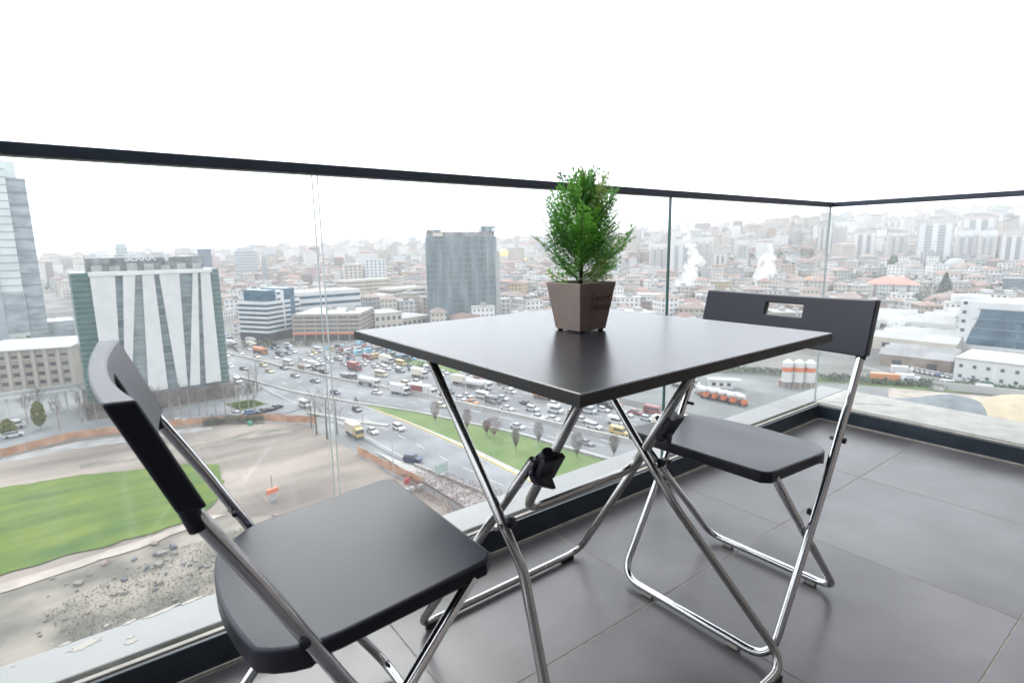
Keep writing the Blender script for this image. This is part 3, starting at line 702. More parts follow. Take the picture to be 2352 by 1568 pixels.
def frame_of(A, B):
    """local frame of a facade seen from the balcony: x runs A->B, +y goes away from the viewer"""
    A, B = Vector((A[0], A[1], 0)), Vector((B[0], B[1], 0)); d = (B-A); wd = d.length; u = d/wd; n = Vector((-u.y, u.x, 0))
    c = (A+B)/2 - Vector((CAMX, CAMY, 0))
    if n.dot(c) < 0: n = -n
    return u, n, wd
def facade(name, label, Apx, Bpx, toppx, depth, z0=GZ, cat='building', group=None, A=None, B=None, h=None):
    A = A or G(Apx[0], Apx[1], z0); B = B or G(Bpx[0], Bpx[1], z0)
    h = h if h is not None else ztop(A, *toppx)-z0
    u, n, wd = frame_of(A, B)
    t = thing(name, label, cat, (A[0], A[1], z0), math.atan2(u.y, u.x), group)
    return t, wd, depth, h
def ribbon(name, label, Apx, Bpx, toppx, depth, floors, wall, glass=None, roof=None, z0=GZ, base=0.0, frac=.48, sides=('f', 'l', 'r'), group=None, piers=0, par=.8, **kw):
    """building whose storeys are drawn by spandrels standing proud of a glazed core"""
    t, wd, dp, h = facade(name, label, Apx, Bpx, toppx, depth, z0, group=group, **kw)
    glass = glass or m_glassb; roof = roof or m_roofw
    mb = MB(); mb.box(.3, wd-.3, .3, dp-.3, 0, h-.3); mb.obj('glazing', glass, t)
    fh = (h-base-par)/floors; sh = fh*(1-frac)
    sp = MB(); sp.box(0, wd, 0, dp, -sh/2, sh/2); sm = sp.mesh('spandrel', wall)
    for k in range(floors+1):
        z = base+k*fh
        if k == floors: sp = MB(); sp.box(0, wd, 0, dp, z-sh/2, h); sp.obj('parapet', wall, t)
        else: inst('spandrel', sm, t, (0, 0, z))
    if base > 0:
        mb = MB(); mb.box(.1, wd-.1, .1, dp-.1, 0, base-sh/2); mb.obj('ground_floor', m_dark, t)
    if piers:
        pm = MB(); pm.box(-.3, .3, -.12, .2, 0, h-.1); pm = pm.mesh('pier', wall)
        for k in range(piers+1): inst('pier', pm, t, (wd*k/piers, 0, 0))
    mb = MB(); mb.box(.5, wd-.5, .5, dp-.5, h-.05, h+.06); mb.obj('roof', roof, t)
    return t, wd, dp, h
def unit(t, rng, wd, dp, h, n, seed, m=None):
    r_ = random.Random(seed)
    for k in range(n):
        a, b = r_.uniform(1.2, 3.5), r_.uniform(1.2, 3); x, y = r_.uniform(1, wd-5), r_.uniform(1, max(1.5, dp-4)); z = h
        mb = MB(); mb.box(x, x+a, y, y+b, z+.03, z+r_.uniform(.7, 2.4)); mb.obj('roof_unit', m or m_roofg, t)
def grid(name, label, Apx, Bpx, toppx, depth, floors, cols, wall, roof=None, z0=GZ, group=None, ww=.5, wh=.45, base=.0, win=None, side=True, **kw):
    """building with window openings built one by one"""
    t, wd, dp, h = facade(name, label, Apx, Bpx, toppx, depth, z0, group=group, **kw)
    mb = MB(); mb.box(0, wd, 0, dp, 0, h); mb.obj('wall', wall, t)
    mb = MB(); mb.box(-.25, wd+.25, -.25, dp+.25, h, h+.4); mb.obj('roof', roof or m_roofw, t)
    fh = (h-base-.6)/floors; cw = wd/cols
    wm = MB(); wm.box(-cw*ww/2, cw*ww/2, -.06, .1, -fh*wh/2, fh*wh/2); wm = wm.mesh('window', win or m_glassb)
    for i in range(cols):
        for k in range(floors): inst('window', wm, t, (cw*(i+.5), 0, base+fh*(k+.52)))
    return t, wd, dp, h

# --- the building with the white slanted bands and the roof letters
A, B = G(204, 926, -45), G(528, 877, -45)
u, n, wd = frame_of(A, B)
sb = thing('office_building', 'green glass office block with slanted white bands and SERRA letters on its roof', 'building', (A.x, A.y, GZ), math.atan2(u.y, u.x))
HT = -5.6-GZ
SD = 24.0
mb = MB(); mb.box(0, wd, 0, SD, 5.0, HT); mb.obj('curtain_wall', m_green, sb)
x0, x1 = wd*.115, wd*.93
mb = MB(); mb.box(x0, x1, -.5, 0.0, 5.0, HT-1.2); mb.obj('front_glazing', m_greyg, sb)
mb = MB(); mb.box(x0-.3, x1+.6, -1.2, 0.3, HT-1.1, HT+.1); mb.obj('cornice', m_louv, sb)
mb = MB(); mb.box(-1, wd+1, -1.5, SD+1, 0, 5.0); mb.obj('podium', mat('podium_brown', (.12, .10, .09), rough=.9, var=.4, scale=.4), sb)
# storey lines and mullions of the glazing
lm = MB(); lm.box(x0, x1, -.62, -.5, -.22, .22); lm = lm.mesh('floor_line', m_mull)
for k in range(11): inst('floor_line', lm, sb, (0, 0, 8.2+k*3.1))
lm = MB(); lm.box(0, x0-.05, -.12, 0, -.1, .1); lm = lm.mesh('floor_line', m_mull)
for k in range(24): inst('floor_line', lm, sb, (0, 0, 6+k*1.6))
lm = MB(); lm.box(x1+.05, wd, -.12, 0, -.1, .1); lm = lm.mesh('floor_line', m_mull)
for k in range(24): inst('floor_line', lm, sb, (0, 0, 6+k*1.6))
W_ = x1-x0
# (top left, top right, bottom left, bottom right) as fractions of the glazed width
for (a, b, c_, d_) in ((0, .192, 0, .122), (.255, .353, .144, .200), (.408, .506, .340, .507), (.549, .722, .600, .682), (.842, .888, .704, .798), (.912, 1.0, .852, 1.0)):
    zt, zb = HT-1.1, 6.0; nb = 58; mb = MB()
    for k in range(nb):      # horizontal louvres, one above another
        f0, f1 = k/nb, (k+.80)/nb
        zz0, zz1 = zb+(zt-zb)*f0, zb+(zt-zb)*f1
        L0 = c_+(a-c_)*f0; R0 = d_+(b-d_)*f0; L1 = c_+(a-c_)*f1; R1 = d_+(b-d_)*f1
        vs = [(x0+W_*L0, -1.05, zz0), (x0+W_*R0, -1.05, zz0), (x0+W_*R1, -.9, zz1), (x0+W_*L1, -.9, zz1)]
        vs += [(v[0], -.55, v[2]) for v in vs]
        mb.add(vs, [(0, 1, 2, 3), (4, 7, 6, 5), (0, 4, 5, 1), (3, 2, 6, 7), (0, 3, 7, 4), (1, 5, 6, 2)])
    vs = [(x0+W_*c_+.1, -.72, zb), (x0+W_*d_-.1, -.72, zb), (x0+W_*b-.1, -.72, zt), (x0+W_*a+.1, -.72, zt)]; vs += [(v[0], -.52, v[2]) for v in vs]
    mb.add(vs, [(0, 1, 2, 3), (4, 7, 6, 5), (0, 4, 5, 1), (3, 2, 6, 7), (0, 3, 7, 4), (1, 5, 6, 2)])
    mb.obj('white_band', m_louv, sb)
# roof screen and plant
rx0, rx1 = wd*.11, wd*.90
mb = MB(); mb.box(rx0, rx1, 3, 3.3, HT+.1, HT+4.2); mb.box(rx0, rx0+.3, 3.3, 16, HT+.1, HT+4.2); mb.box(rx1-.3, rx1, 3.3, 16, HT+.1, HT+4.2); mb.obj('roof_screen', m_plant, sb)
for k in range(7):
    xx = rx0+1+k*(rx1-rx0-2)/6.5; mb = MB(); mb.box(xx, xx+2.6, 2.2, 2.95, HT+.1, HT+1.2+random.random()*1.6); mb.obj('roof_unit', m_conc, sb)
rm = MB(); rm.box(rx0-.5, rx1+.5, 2.4, 2.6, -.07, .07); rm = rm.mesh('roof_rail', m_plant); inst('roof_rail', rm, sb, (0, 0, HT+5.0)); 
for k in range(9):
    xx = rx0-.4+k*(rx1-rx0+.8)/8; mb = MB(); mb.box(xx-.07, xx+.07, 2.42, 2.58, HT+.1, HT+4.9); mb.obj('rail_post', m_plant, sb)
m_letter = mat('white_letters', (0.48, 0.50, 0.52), rough=0.5)
text('SERRA', 2.9, (wd*.455, 1.6, HT+4.1), (PI/2, 0, 0), sb, m_letter, .15, bold=.09, name='roof_letters')
mb = MB(); P8 = [(1.0*math.cos(PI*k/8), 1.25*math.sin(PI*k/8)) for k in range(9)]+[(.55*math.cos(PI*k/8), .75*math.sin(PI*k/8)) for k in range(8, -1, -1)]
n_ = len(P8); lx = wd*.635; vs = [(lx+x, 1.5, HT+3.9+z) for x, z in P8]+[(lx+x, 1.75, HT+3.9+z) for x, z in P8]
mb.add(vs, [(i, (i+1) % n_, n_+(i+1) % n_, n_+i) for i in range(n_)]+[(i, n_-1-i, n_-2-i, i+1) for i in range(8)]+[(n_+i+1, n_+n_-2-i, n_+n_-1-i, n_+i) for i in range(8)])
mb.box(lx-.45, lx+.45, 1.5, 1.75, HT+3.0, HT+4.3); mb.obj('roof_emblem', m_letter, sb)

# --- tall tower cut by the left edge
p = G(117, 790)
tw = thing('skyscraper', 'tall pale glass skyscraper cut off by the left edge of the photo', 'tower', (p.x, p.y, GZ), math.radians(6))
m_tw1 = mat('tower_blue_grey', (0.27, 0.31, 0.33), rough=0.25, var=0.12, scale=0.05, stretch=(3, 3, .3))  # faint upright streaks: reflections put into the colour
m_tw2 = mat('tower_pale', (0.50, 0.55, 0.53), rough=0.3, var=0.10, scale=0.06)
m_tw3 = mat('tower_dark', (0.13, 0.17, 0.19), rough=0.3, col2=(0.33, 0.37, 0.385), scale=0.1, detail=8, stretch=(1, 1, 2.5))  # streaky two-tone noise paints reflections onto the glass
ztd, ztp = ztop(p, 59, 410)-GZ, ztop(p, 50, 372)-GZ
mb = MB(); mb.box(-32, -17, -3, 24, 0, ztp+14); mb.obj('tower_body', m_tw1, tw)
mb = MB(); mb.box(-60, -32, -5, 24, 0, ztp+14); mb.obj('pale_side', m_tw2, tw)
mb = MB(); mb.box(-17, -8, -1.5, 22, 6, ztp-4); mb.obj('pale_bay', m_tw2, tw)
mb = MB(); mb.box(-16, -3.2, .5, 22, ztd+.2, ztp); mb.obj('crown', m_tw2, tw)
mb = MB(); mb.box(-8, 0, 0, 24, 0, ztd); mb.obj('dark_bay', m_tw3, tw)
lm = MB(); lm.box(-8.05, .1, -.3, -.02, 0, 1.0); lm = lm.mesh('floor_line', m_mull)
for k in range(int(ztd/6.1)): inst('floor_line', lm, tw, (0, 0, ztd-1.6-k*6.1))
lm = MB(); lm.box(-17.05, -7.95, -1.72, -1.52, 0, .5); lm = lm.mesh('floor_line', m_tw1)
for k in range(22): inst('floor_line', lm, tw, (0, 0, 9+k*4.0))
mb = MB(); mb.box(-16.5, -8.2, -1.8, -1.52, 8, 30); mb.obj('dark_glazing', m_tw3, tw)
mb = MB(); mb.box(0.02, 12, 4, 24, 0, 12); mb.obj('low_wing', m_tw3, tw)

# --- tan building at the left with its flat white roof
A, B = G(-60, 905), G(172, 885); z_e = ztop(B, 170, 797)
u, n, wd = frame_of(A, B)
hb2 = thing('stone_office', 'tan stone office with a flat white roof, left of the striped block', 'building', (A.x, A.y, GZ), math.atan2(u.y, u.x))
Ht = z_e-GZ
mb = MB(); mb.box(0, wd, 0, 30, 0, Ht); mb.obj('wall', m_tan, hb2)
mb = MB(); mb.box(-1, wd+.6, -.8, 32, Ht, Ht+.5); mb.obj('roof', m_roofw, hb2)
m_pil = mat('tan_pilaster', (0.37, 0.34, 0.29), rough=0.85)
pm = MB(); pm.box(-.55, .55, -.35, 0, 0, Ht-.2); pm = pm.mesh('pilaster', m_pil)
nc = 8
for k in range(nc+1): inst('pilaster', pm, hb2, (wd*k/nc, 0, 0))
wm = MB(); wm.box(-.95, .95, -.08, .1, -.7, .7); wm = wm.mesh('window', m_dark)
for k in range(nc):
    for f in range(4): inst('window', wm, hb2, (wd*(k+.5)/nc, 0, 2.6+f*(Ht-3.2)/3.6))
mb = MB(); mb.box(0, wd, -.3, 0, Ht-3.4, Ht-3.0); mb.obj('string_course', m_pil, hb2)
# footbridge
A, B = G(-60, 1000), G(188, 962)
def bridge():
    a, b = Vector((-48, 226, 0)), Vector((-8.5, 228, 0))
    t = thing('footbridge', 'long white footbridge on posts before the stone office', 'bridge', (0, 0, GZ))
    d = (b-a).normalized(); n = Vector((-d.y, d.x, 0))*1.4
    mb = MB(); mb.prism([a-n, b-n, b+n, a+n], 6.2, 7.0); mb.obj('deck', m_white, t)
    for s in (-1, 1):
        mb = MB(); q = n*s; mb.prism([a+q*.96, b+q*.96, b+q*1.02, a+q*1.02], 7.0, 8.0); mb.obj('side_panel', m_roofw, t)
    for f in (.15, .5, .86):
        p = a+(b-a)*f; mb = MB(); mb.tube([(p.x, p.y, 0), (p.x, p.y, 6.2)], .35, 8); mb.obj('post', m_white, t)
bridge()

# --- middle distance, left of the table
ribbon('office_building', 'white banded office with six ribbon windows and a white wedge roof', (553, 782), (619, 786), (553, 692), 26, 6, m_white, base=5.5, frac=.55)
t, wd, dp, h = facade('office_tower', 'slim dark blue glass office tower with a white strip, beside the banded office', (619, 784), (683, 772), (619, 667), 18)
mb = MB(); mb.box(0, wd*.34, 0, dp, 0, h); mb.obj('dark_bay', m_blueg, t)
mb = MB(); mb.box(wd*.34, wd*.60, -.6, dp, 0, h-.6); mb.obj('white_strip', m_white, t)
mb = MB(); mb.box(wd*.60, wd, -.2, dp, 0, h+.3); mb.obj('dark_bay', m_blueg, t)
lm = MB(); lm.box(wd*.36, wd*.48, -.7, -.6, 0, 1.2); lm = lm.mesh('window', m_glassb)
for k in range(8): inst('window', lm, t, (0, 0, 3+k*3.2))
ribbon('office_building', 'long white office with blue window bands behind the tan corner block', (690, 757), (832, 742), (690, 672), 24, 5, m_white, glass=m_blueg, frac=.42, par=1.2)
t, wd, dp, h = ribbon('office_building', 'tan corner office with grey window bands and an orange line over its shopfronts', (676, 783), (829, 781), (676, 722), 34, 4, m_tan, base=4.6, frac=.40, roof=m_roofw, piers=6)
mb = MB(); mb.box(-.3, wd+.2, -.75, -.13, 3.6, 4.5); mb.obj('orange_fascia', m_orange, t); unit(t, 0, wd, dp, h, 7, 3, m_roofw)
ribbon('apartment_block', 'tan flats with brown balconies behind the grey warehouse', (795, 700), (900, 690), (795, 645), 16, 6, m_cream, glass=m_brown, frac=.5, z0=GZ, piers=5)
ribbon('office_building', 'low grey office with pale bands left of the dark cylinder tower', (905, 708), (978, 700), (905, 664), 22, 4, m_cream, frac=.45)
grid('warehouse', 'white warehouse with a flat white roof left of the dark cylinder tower', (860, 716), (906, 712), (860, 682), 30, 2, 5, m_white)
grid('office_building', 'beige low office with two rows of windows beside the parked cars', (862, 762), (925, 756), (862, 722), 22, 2, 5, m_cream)
grid('warehouse', 'long low beige shed with a pink awning line left of the cylinder tower', (925, 752), (990, 742), (925, 733), 26, 1, 6, m_cream)
grid('apartment_block', 'pink and white slab of flats on the plain, left one of a pair', (770, 652), (801, 650), (770, 607), 16, 10, 4, m_cream, A=Vector((205, 560, GZ)), B=Vector((222, 556, GZ)), h=33)
grid('apartment_block', 'white slab of flats on the plain, right one of a pair', (801, 652), (838, 650), (801, 597), 16, 12, 5, m_white, A=Vector((226, 556, GZ)), B=Vector((247, 552, GZ)), h=38)

# --- dark cylinder-like tower behind the table
A, B = G(985, 748), G(1143, 742)
u, n, wd = frame_of(A, B)
ct = thing('office_tower', 'broad dark glass tower with a curved front and a rooftop crane behind the table', 'tower', (A.x, A.y, GZ), math.atan2(u.y, u.x))
Hc = ztop((A+B)/2, 1060, 533)-GZ
prof = [(wd*f, -8.5*math.sin(PI*(f*.92+.04))) for f in [k/18 for k in range(19)]]
poly = prof+[(wd, 22), (0, 22)]
mb = MB(); mb.prism([(p[0], p[1]) for p in poly], 0, Hc-3, top=1); mb.obj('curtain_wall', [m_cylg, m_roofg], ct)
poly2 = [(p[0]*.965+wd*.012, p[1]*.9+.8) for p in prof]+[(wd*.97, 20), (wd*.02, 20)]
mb = MB(); mb.prism(poly2, Hc-3, Hc); mb.obj('roof_storey', m_plant, ct)
mb = MB()
for k in range(18):
    a_, b_ = prof[k], prof[k+1]; mb.prism([(a_[0], a_[1]-.45), (b_[0], b_[1]-.45), (b_[0], b_[1]-.05), (a_[0], a_[1]-.05)], -.3, .3)
lm = mb.mesh('floor_line', m_mull)
for k in range(15): inst('floor_line', lm, ct, (0, 0, 3.5+k*3.65))
lm = MB(); lm.box(-.12, .12, -.35, 0, 0, Hc-3.2); lm = lm.mesh('mullion', m_mull)
for k in range(1, 18): inst('mullion', lm, ct, (prof[k][0], prof[k][1]-.05, 0))
mb = MB(); mb.box(wd*.78, wd*.985, -3.6, 12, Hc, Hc+3.4); mb.obj('lift_house', m_cylg, ct)
mb = MB(); mb.box(wd*.93, wd*.985, -3.9, -3.6, Hc+.2, Hc+2.2); mb.obj('white_sign', m_white, ct)
mb = MB(); mb.box(wd*.02, wd*.22, -2.4, 6, Hc, Hc+1.6); mb.obj('roof_unit', m_plant, ct)
mb = MB(); mb.box(wd*.10, wd*.24, -5.2, -4.6, Hc-2.6, Hc-.4); mb.obj('cream_sign', m_cream, ct)
mb = MB(); mb.box(wd*.945, wd+2.0, -1.6, 22, 0, Hc-12); mb.obj('beige_stair_core', m_roofw, ct)
mb = MB(); mb.box(wd*.27, wd*.275, -1, -.6, Hc, Hc+4.4); mb.box(wd*.19, wd*.46, -1, -.6, Hc+4.4, Hc+4.75); mb.box(wd*.20, wd*.215, -1, -.6, Hc+4.75, Hc+6); mb.obj('roof_crane', m_plant, ct)

# --- far towers on the skyline
for (px0, px1, top, r_, m_, lab) in ((268, 296, 561, 900, mat('pale_green_tower', (.30, .38, .37), rough=.4), 'pale green tower on the skyline behind the roof letters'),
        (456, 487, 562, 620, mat('blue_slate_tower', (.10, .145, .20), rough=.35), 'slate blue tower with a pointed top right of the roof letters'),
        (541, 590, 569, 760, mat('pale_tower', (.42, .44, .45), rough=.6), 'wide pale office tower right of the striped block'),
        (600, 612, 585, 700, m_roofw, 'slim white block right of the wide pale tower')):
    d0 = ray(px0, 600); d1 = ray(px1, 600)
    A = CP + d0*(r_/math.hypot(d0.x, d0.y)); B = CP + d1*(r_/math.hypot(d1.x, d1.y))
    zt_ = ztop(A, px0, top)
    t, wd, dp, h = facade('far_tower', lab, None, None, None, 22, cat='tower', A=Vector((A.x, A.y, GZ)), B=Vector((B.x, B.y, GZ)), h=zt_-GZ)
    mb = MB(); mb.box(0, wd, 0, dp, 0, h-4); mb.obj('tower_body', m_, t)
    mb = MB()
    if 'pointed' in lab: mb.add([(0, 0, h-4), (wd, 0, h-4), (wd, dp, h-4), (0, dp, h-4), (wd*.45, dp/2, h)], [(0, 1, 4), (1, 2, 4), (2, 3, 4), (3, 0, 4)])
    else: mb.box(wd*.08, wd*.9, 1, dp-1, h-4, h)
    mb.obj('tower_top', m_, t)
    lm = MB(); lm.box(0, wd, -.3, 0, 0, .9); lm = lm.mesh('floor_line', m_mull)
    for k in range(10): inst('floor_line', lm, t, (0, 0, h*(.25+.07*k)))

# --- right-hand city: white blocks and towers on the slope
def tower_at(px0, px1, base, top, depth, label, m_w, m_s, floors=14, rounded=False, name='apartment_tower'):
    p = hit((px0+px1)/2, base); r_ = math.hypot(p.x-CAMX, p.y-CAMY)
    d0, d1 = ray(px0, base), ray(px1, base)
    A = CP + d0*(r_/math.hypot(d0.x, d0.y)); B = CP + d1*(r_/math.hypot(d1.x, d1.y))
    zt_ = ztop(A, px0, top); z0 = p.z-6
    t, wd, dp, h = facade(name, label, None, None, None, depth, z0=z0, cat='apartment tower', A=Vector((A.x, A.y, z0)), B=Vector((B.x, B.y, z0)), h=zt_-z0, group='apartment towers on the hillside')
    mb = MB(); mb.box(0, wd, 0, dp, 0, h-(3 if rounded else 0)); mb.obj('wall', m_w, t)
    bay = MB(); bay.box(0, wd*.16, -1.1, 0, 0, h-5); bay = bay.mesh('bay', m_s)
    for f in (.06, .42, .78): inst('bay', bay, t, (wd*f, 0, 0))
    if rounded:
        mb = MB(); P_ = [(wd*(.5-.5*math.cos(PI*k/10)), h-3.2+4.2*math.sin(PI*k/10)) for k in range(11)]
        vs = [(x, 0.2, z) for x, z in P_]+[(x, dp-.2, z) for x, z in P_]; mb.add(vs, [tuple(range(11)), tuple(range(21, 10, -1))]+[(i, 11+i, 12+i, i+1) for i in range(10)]); mb.obj('curved_roof', m_roofw, t)
    else:
        mb = MB(); mb.box(wd*.3, wd*.7, dp*.2, dp*.7, h, h+3); mb.obj('roof_house', m_roofw, t)
    fl_ = MB(); fl_.box(wd*.24, wd*.40, -.35, 0, -.5, .9); fl_ = fl_.mesh('window_row', m_glassf)
    for k in range(floors):
        z = 4+(h-10)*k/floors
        inst('window_row', fl_, t, (0, 0, z)); inst('window_row', fl_, t, (wd*.36, 0, z))
    return t
m_glassf = mat('far_window', (0.16, 0.19, 0.21), rough=0.3)
m_tww = mat('tower_white', (0.55, 0.55, 0.535), rough=0.8, var=.04, scale=.05)
m_twg = mat('tower_greige', (0.42, 0.40, 0.38), rough=0.8, var=.06, scale=.05)
m_twp = mat('tower_pinkish', (0.45, 0.39, 0.37), rough=0.8)
TW = [(1490, 1532, 632, 560, 'broad white slab of flats left of the green glass joint'),
      (1534, 1590, 640, 550, 'widest white slab of flats behind the left steam plume'),
      (1592, 1634, 640, 545, 'white slab of flats just right of the left steam plume'),
      (1636, 1668, 640, 575, 'grey lower end block of the white slab row'),
      (1690, 1716, 622, 552, 'small beige block standing before the dark tree belt'),
      (1874, 1905, 600, 512, 'white tower left of the balcony corner line'),
      (1908, 1942, 598, 510, 'white tower right of the balcony corner line'),
      (1954, 2008, 604, 528, 'white tower with a curved roof, left of a curved-roof pair'),
      (2032, 2082, 606, 530, 'white tower with a curved roof, right of a curved-roof pair'),
      (2098, 2182, 612, 504, 'tallest broad white tower on the right hillside'),
      (2186, 2240, 612, 530, 'white tower with stepped top beside the tallest one'),
      (2204, 2282, 560, 496, 'far white tower behind the stepped one'),
      (2240, 2282, 615, 530, 'narrow white tower over the white mosque dome'),
      (2290, 2352, 615, 530, 'grey and white tower at the right edge of the photo'),
      (2330, 2420, 600, 505, 'white block cut by the right edge of the photo')]
for i, (a, b, bs, tp, lab) in enumerate(TW):
    tower_at(a, b, bs, tp, 16, lab, (m_tww, m_twg, m_tww, m_twp)[i % 4] if i > 3 else (m_tww, m_tww, m_tww, m_twg)[i], m_tww if i % 2 else m_twg, 15, 'curved' in lab)
for (a, b, bs, tp, lab) in ((1772, 1792, 520, 502, 'small block on the hilltop left of a taller one'), (1812, 1846, 518, 498, 'blue grey block on the hilltop skyline'), (1595, 1622, 540, 522, 'pale block on the skyline above the left steam plume'), (1460, 1490, 560, 524, 'grey tower on the skyline right of the cedar'), (2020, 2062, 530, 505, 'beige block on the ridge'), (2068, 2100, 530, 502, 'second beige block on the ridge, right of the first'), (1225, 1236, 590, 562, 'thin pale tower on the skyline right of the gold domes')):
    tower_at(a, b, bs, tp, 16, lab, m_twg, m_tww, 8, name='apartment_block')

# long school with the red roof
def hip(t, wd, dp, h, rise, m, ov=.8, name='roof'):
    mb = MB(); e = min(wd, dp)/2
    P = [(-ov, -ov, h), (wd+ov, -ov, h), (wd+ov, dp+ov, h), (-ov, dp+ov, h)]
    if wd > dp: R_ = [(e, dp/2, h+rise), (wd-e, dp/2, h+rise)]; F = [(0, 1, 5, 4), (1, 2, 5), (2, 3, 4, 5), (3, 0, 4), (3, 2, 1, 0)]
    else: R_ = [(wd/2, e, h+rise), (wd/2, dp-e, h+rise)]; F = [(0, 1, 4), (1, 2, 5, 4), (2, 3, 5), (3, 0, 4, 5), (3, 2, 1, 0)]
    mb.add(P+R_, F); return mb.obj(name, m, t)
def hill_block(px0, px1, base, top, depth, label, wall, roofm, floors, cols, rise=3, name='apartment_block', cat='building', bands=None):
    p = hit((px0+px1)/2, base); r_ = math.hypot(p.x-CAMX, p.y-CAMY); d0, d1 = ray(px0, base), ray(px1, base)
    A = CP + d0*(r_/math.hypot(d0.x, d0.y)); B = CP + d1*(r_/math.hypot(d1.x, d1.y)); z0 = p.z-3
    t, wd, dp, h = facade(name, label, None, None, None, depth, z0=z0, cat=cat, A=Vector((A.x, A.y, z0)), B=Vector((B.x, B.y, z0)), h=ztop(A, px0, top)-z0)
    mb = MB(); mb.box(0, wd, 0, dp, 0, h); mb.obj('wall', wall, t)
    if rise: hip(t, wd, dp, h, rise, roofm)
    else: mb = MB(); mb.box(-.3, wd+.3, -.3, dp+.3, h, h+.5); mb.obj('roof', roofm, t)
    fh = (h-3.6)/floors; cw = wd/cols
    wm = MB(); wm.box(-cw*.28, cw*.28, -.15, .1, -fh*.24, fh*.24); wm = wm.mesh('window', m_glassf)
    for i in range(cols):
        for k in range(floors): inst('window', wm, t, (cw*(i+.5), 0, 3.4+fh*(k+.5)))
    if bands:
        for f in bands: mb = MB(); mb.box(wd*f, wd*(f+.05), -.5, .2, 0, h+.3); mb.obj('red_pier', m_roofr, t)
    return t
hill_block(1988, 2108, 688, 652, 22, 'long white school with a salmon red hipped roof and red piers', m_tww, mat('salmon_roof', (.42, .22, .18), rough=.8, var=.1, scale=.1), 4, 16, 6, name='school', bands=(.14, .5, .78))
hill_block(1896, 1932, 640, 622, 14, 'salmon red walled block left of the long school', mat('salmon_wall', (.55, .22, .16), rough=.8), m_roofg, 3, 4, 0)
hill_block(2188, 2245, 640, 610, 16, 'mauve walled block below the hillside towers', mat('mauve_wall', (.33, .22, .22), rough=.8), m_roofr, 4, 5, 2.5)
hill_block(2246, 2290, 660, 620, 16, 'white block with a brown red roof beside the mauve one', m_tww, m_roofr, 5, 4, 3)
hill_block(2168, 2210, 698, 672, 14, 'yellow walled house with a brown roof near the cypress', mat('yellow_wall', (.62, .42, .15), rough=.8), m_roofr, 2, 4, 3)
hill_block(2225, 2262, 700, 676, 14, 'dark red walled house right of the yellow one', mat('maroon_wall', (.22, .10, .10), rough=.8), m_roofg, 2, 3, 2)
hill_block(2298, 2362, 690, 640, 20, 'dark slate block at the right edge above the blue glass hall', mat('slate_wall', (.12, .15, .18), rough=.7), m_roofg, 5, 6, 0)
hill_block(1990, 2070, 612, 596, 14, 'brown house row below the curved-roof towers', m_brown, m_roofr, 2, 8, 2)
hill_block(2056, 2078, 632, 606, 12, 'terracotta walled block below the curved-roof towers', mat('terracotta_wall', (.45, .20, .12), rough=.8), m_roofg, 4, 3, 0)
hill_block(1458, 1486, 690, 665, 14, 'white house between the cedar and the green glass joint', m_tww, m_roofr, 3, 4, 2)
hill_block(1463, 1536, 712, 678, 18, 'white house with tall dark window strips left of the left plume', m_tww, m_roofw, 2, 7, 0)
hill_block(1430, 1500, 722, 702, 16, 'low white house with a hipped white roof above the table edge', m_tww, m_roofw, 1, 5, 3.5)
hill_block(1740, 1800, 676, 655, 14, 'tan house row right of the right plume', m_cream, m_roofr, 2, 7, 2)
hill_block(1846, 1898, 668, 640, 14, 'cream block with an orange roof left of the balcony corner line', m_cream, mat('orange_roof', (.55, .25, .13), rough=.8), 3, 5, 2.5)

# mosque with gold domes, white mosque dome
m_gold = mat('gold_dome', (0.80, 0.52, 0.16), rough=0.35, metal=0.3)
def dome(mb, cx, cy_, cz, r, pt=1.25, n=16, m=8, mi=0):
    vs = []; fs = []
    for i in range(m+1):
        a = PI/2*i/m; rr = r*math.cos(a); z = r*pt*math.sin(a)
        for k in range(n): vs.append((cx+rr*math.cos(2*PI*k/n), cy_+rr*math.sin(2*PI*k/n), cz+z))
    for i in range(m):
        for k in range(n): fs.append((i*n+k, i*n+(k+1) % n, (i+1)*n+(k+1) % n, (i+1)*n+k))
    mb.add(vs, fs, mi)
def mosque(px, base, scale_px, label, md, small=()):
    p = hit(px, base); r_ = math.hypot(p.x-CAMX, p.y-CAMY, ); R_ = scale_px/FPX*r_*.98
    t = thing('mosque', label, 'mosque', (p.x, p.y, p.z), math.atan2(-p.x, p.y) if False else YAW-PI/2)
    zt_ = ztop(p, px, base-scale_px*1.6)-p.z
    mb = MB(); mb.box(-R_*1.3, R_*1.3, -R_, R_, -3, zt_-R_*.2); mb.obj('prayer_hall', m_tww, t)
    mb = MB(); dome(mb, 0, 0, zt_-R_*.2, R_, .95); mb.obj('dome', md, t, smooth=True)
    for s in small:
        mb = MB(); dome(mb, s*R_, 0, zt_-R_*.2, R_*.42, 1.0); mb.obj('small_dome', md, t, smooth=True)
    return t
mosque(1157, 612, 17, 'mosque with the largest gold dome, right of the dark tower', m_gold, (1.05,))
mosque(1208, 612, 8, 'small mosque with a gold dome right of the largest one', m_gold)
mosque(1232, 612, 8, 'small gold domed mosque at the left edge of the cedar', m_gold)
mosque(2190, 636, 17, 'mosque with a broad white dome below the hillside towers', m_roofw)
mosque(1862, 628, 9, 'grey white dome left of the balcony corner line', m_roofw)

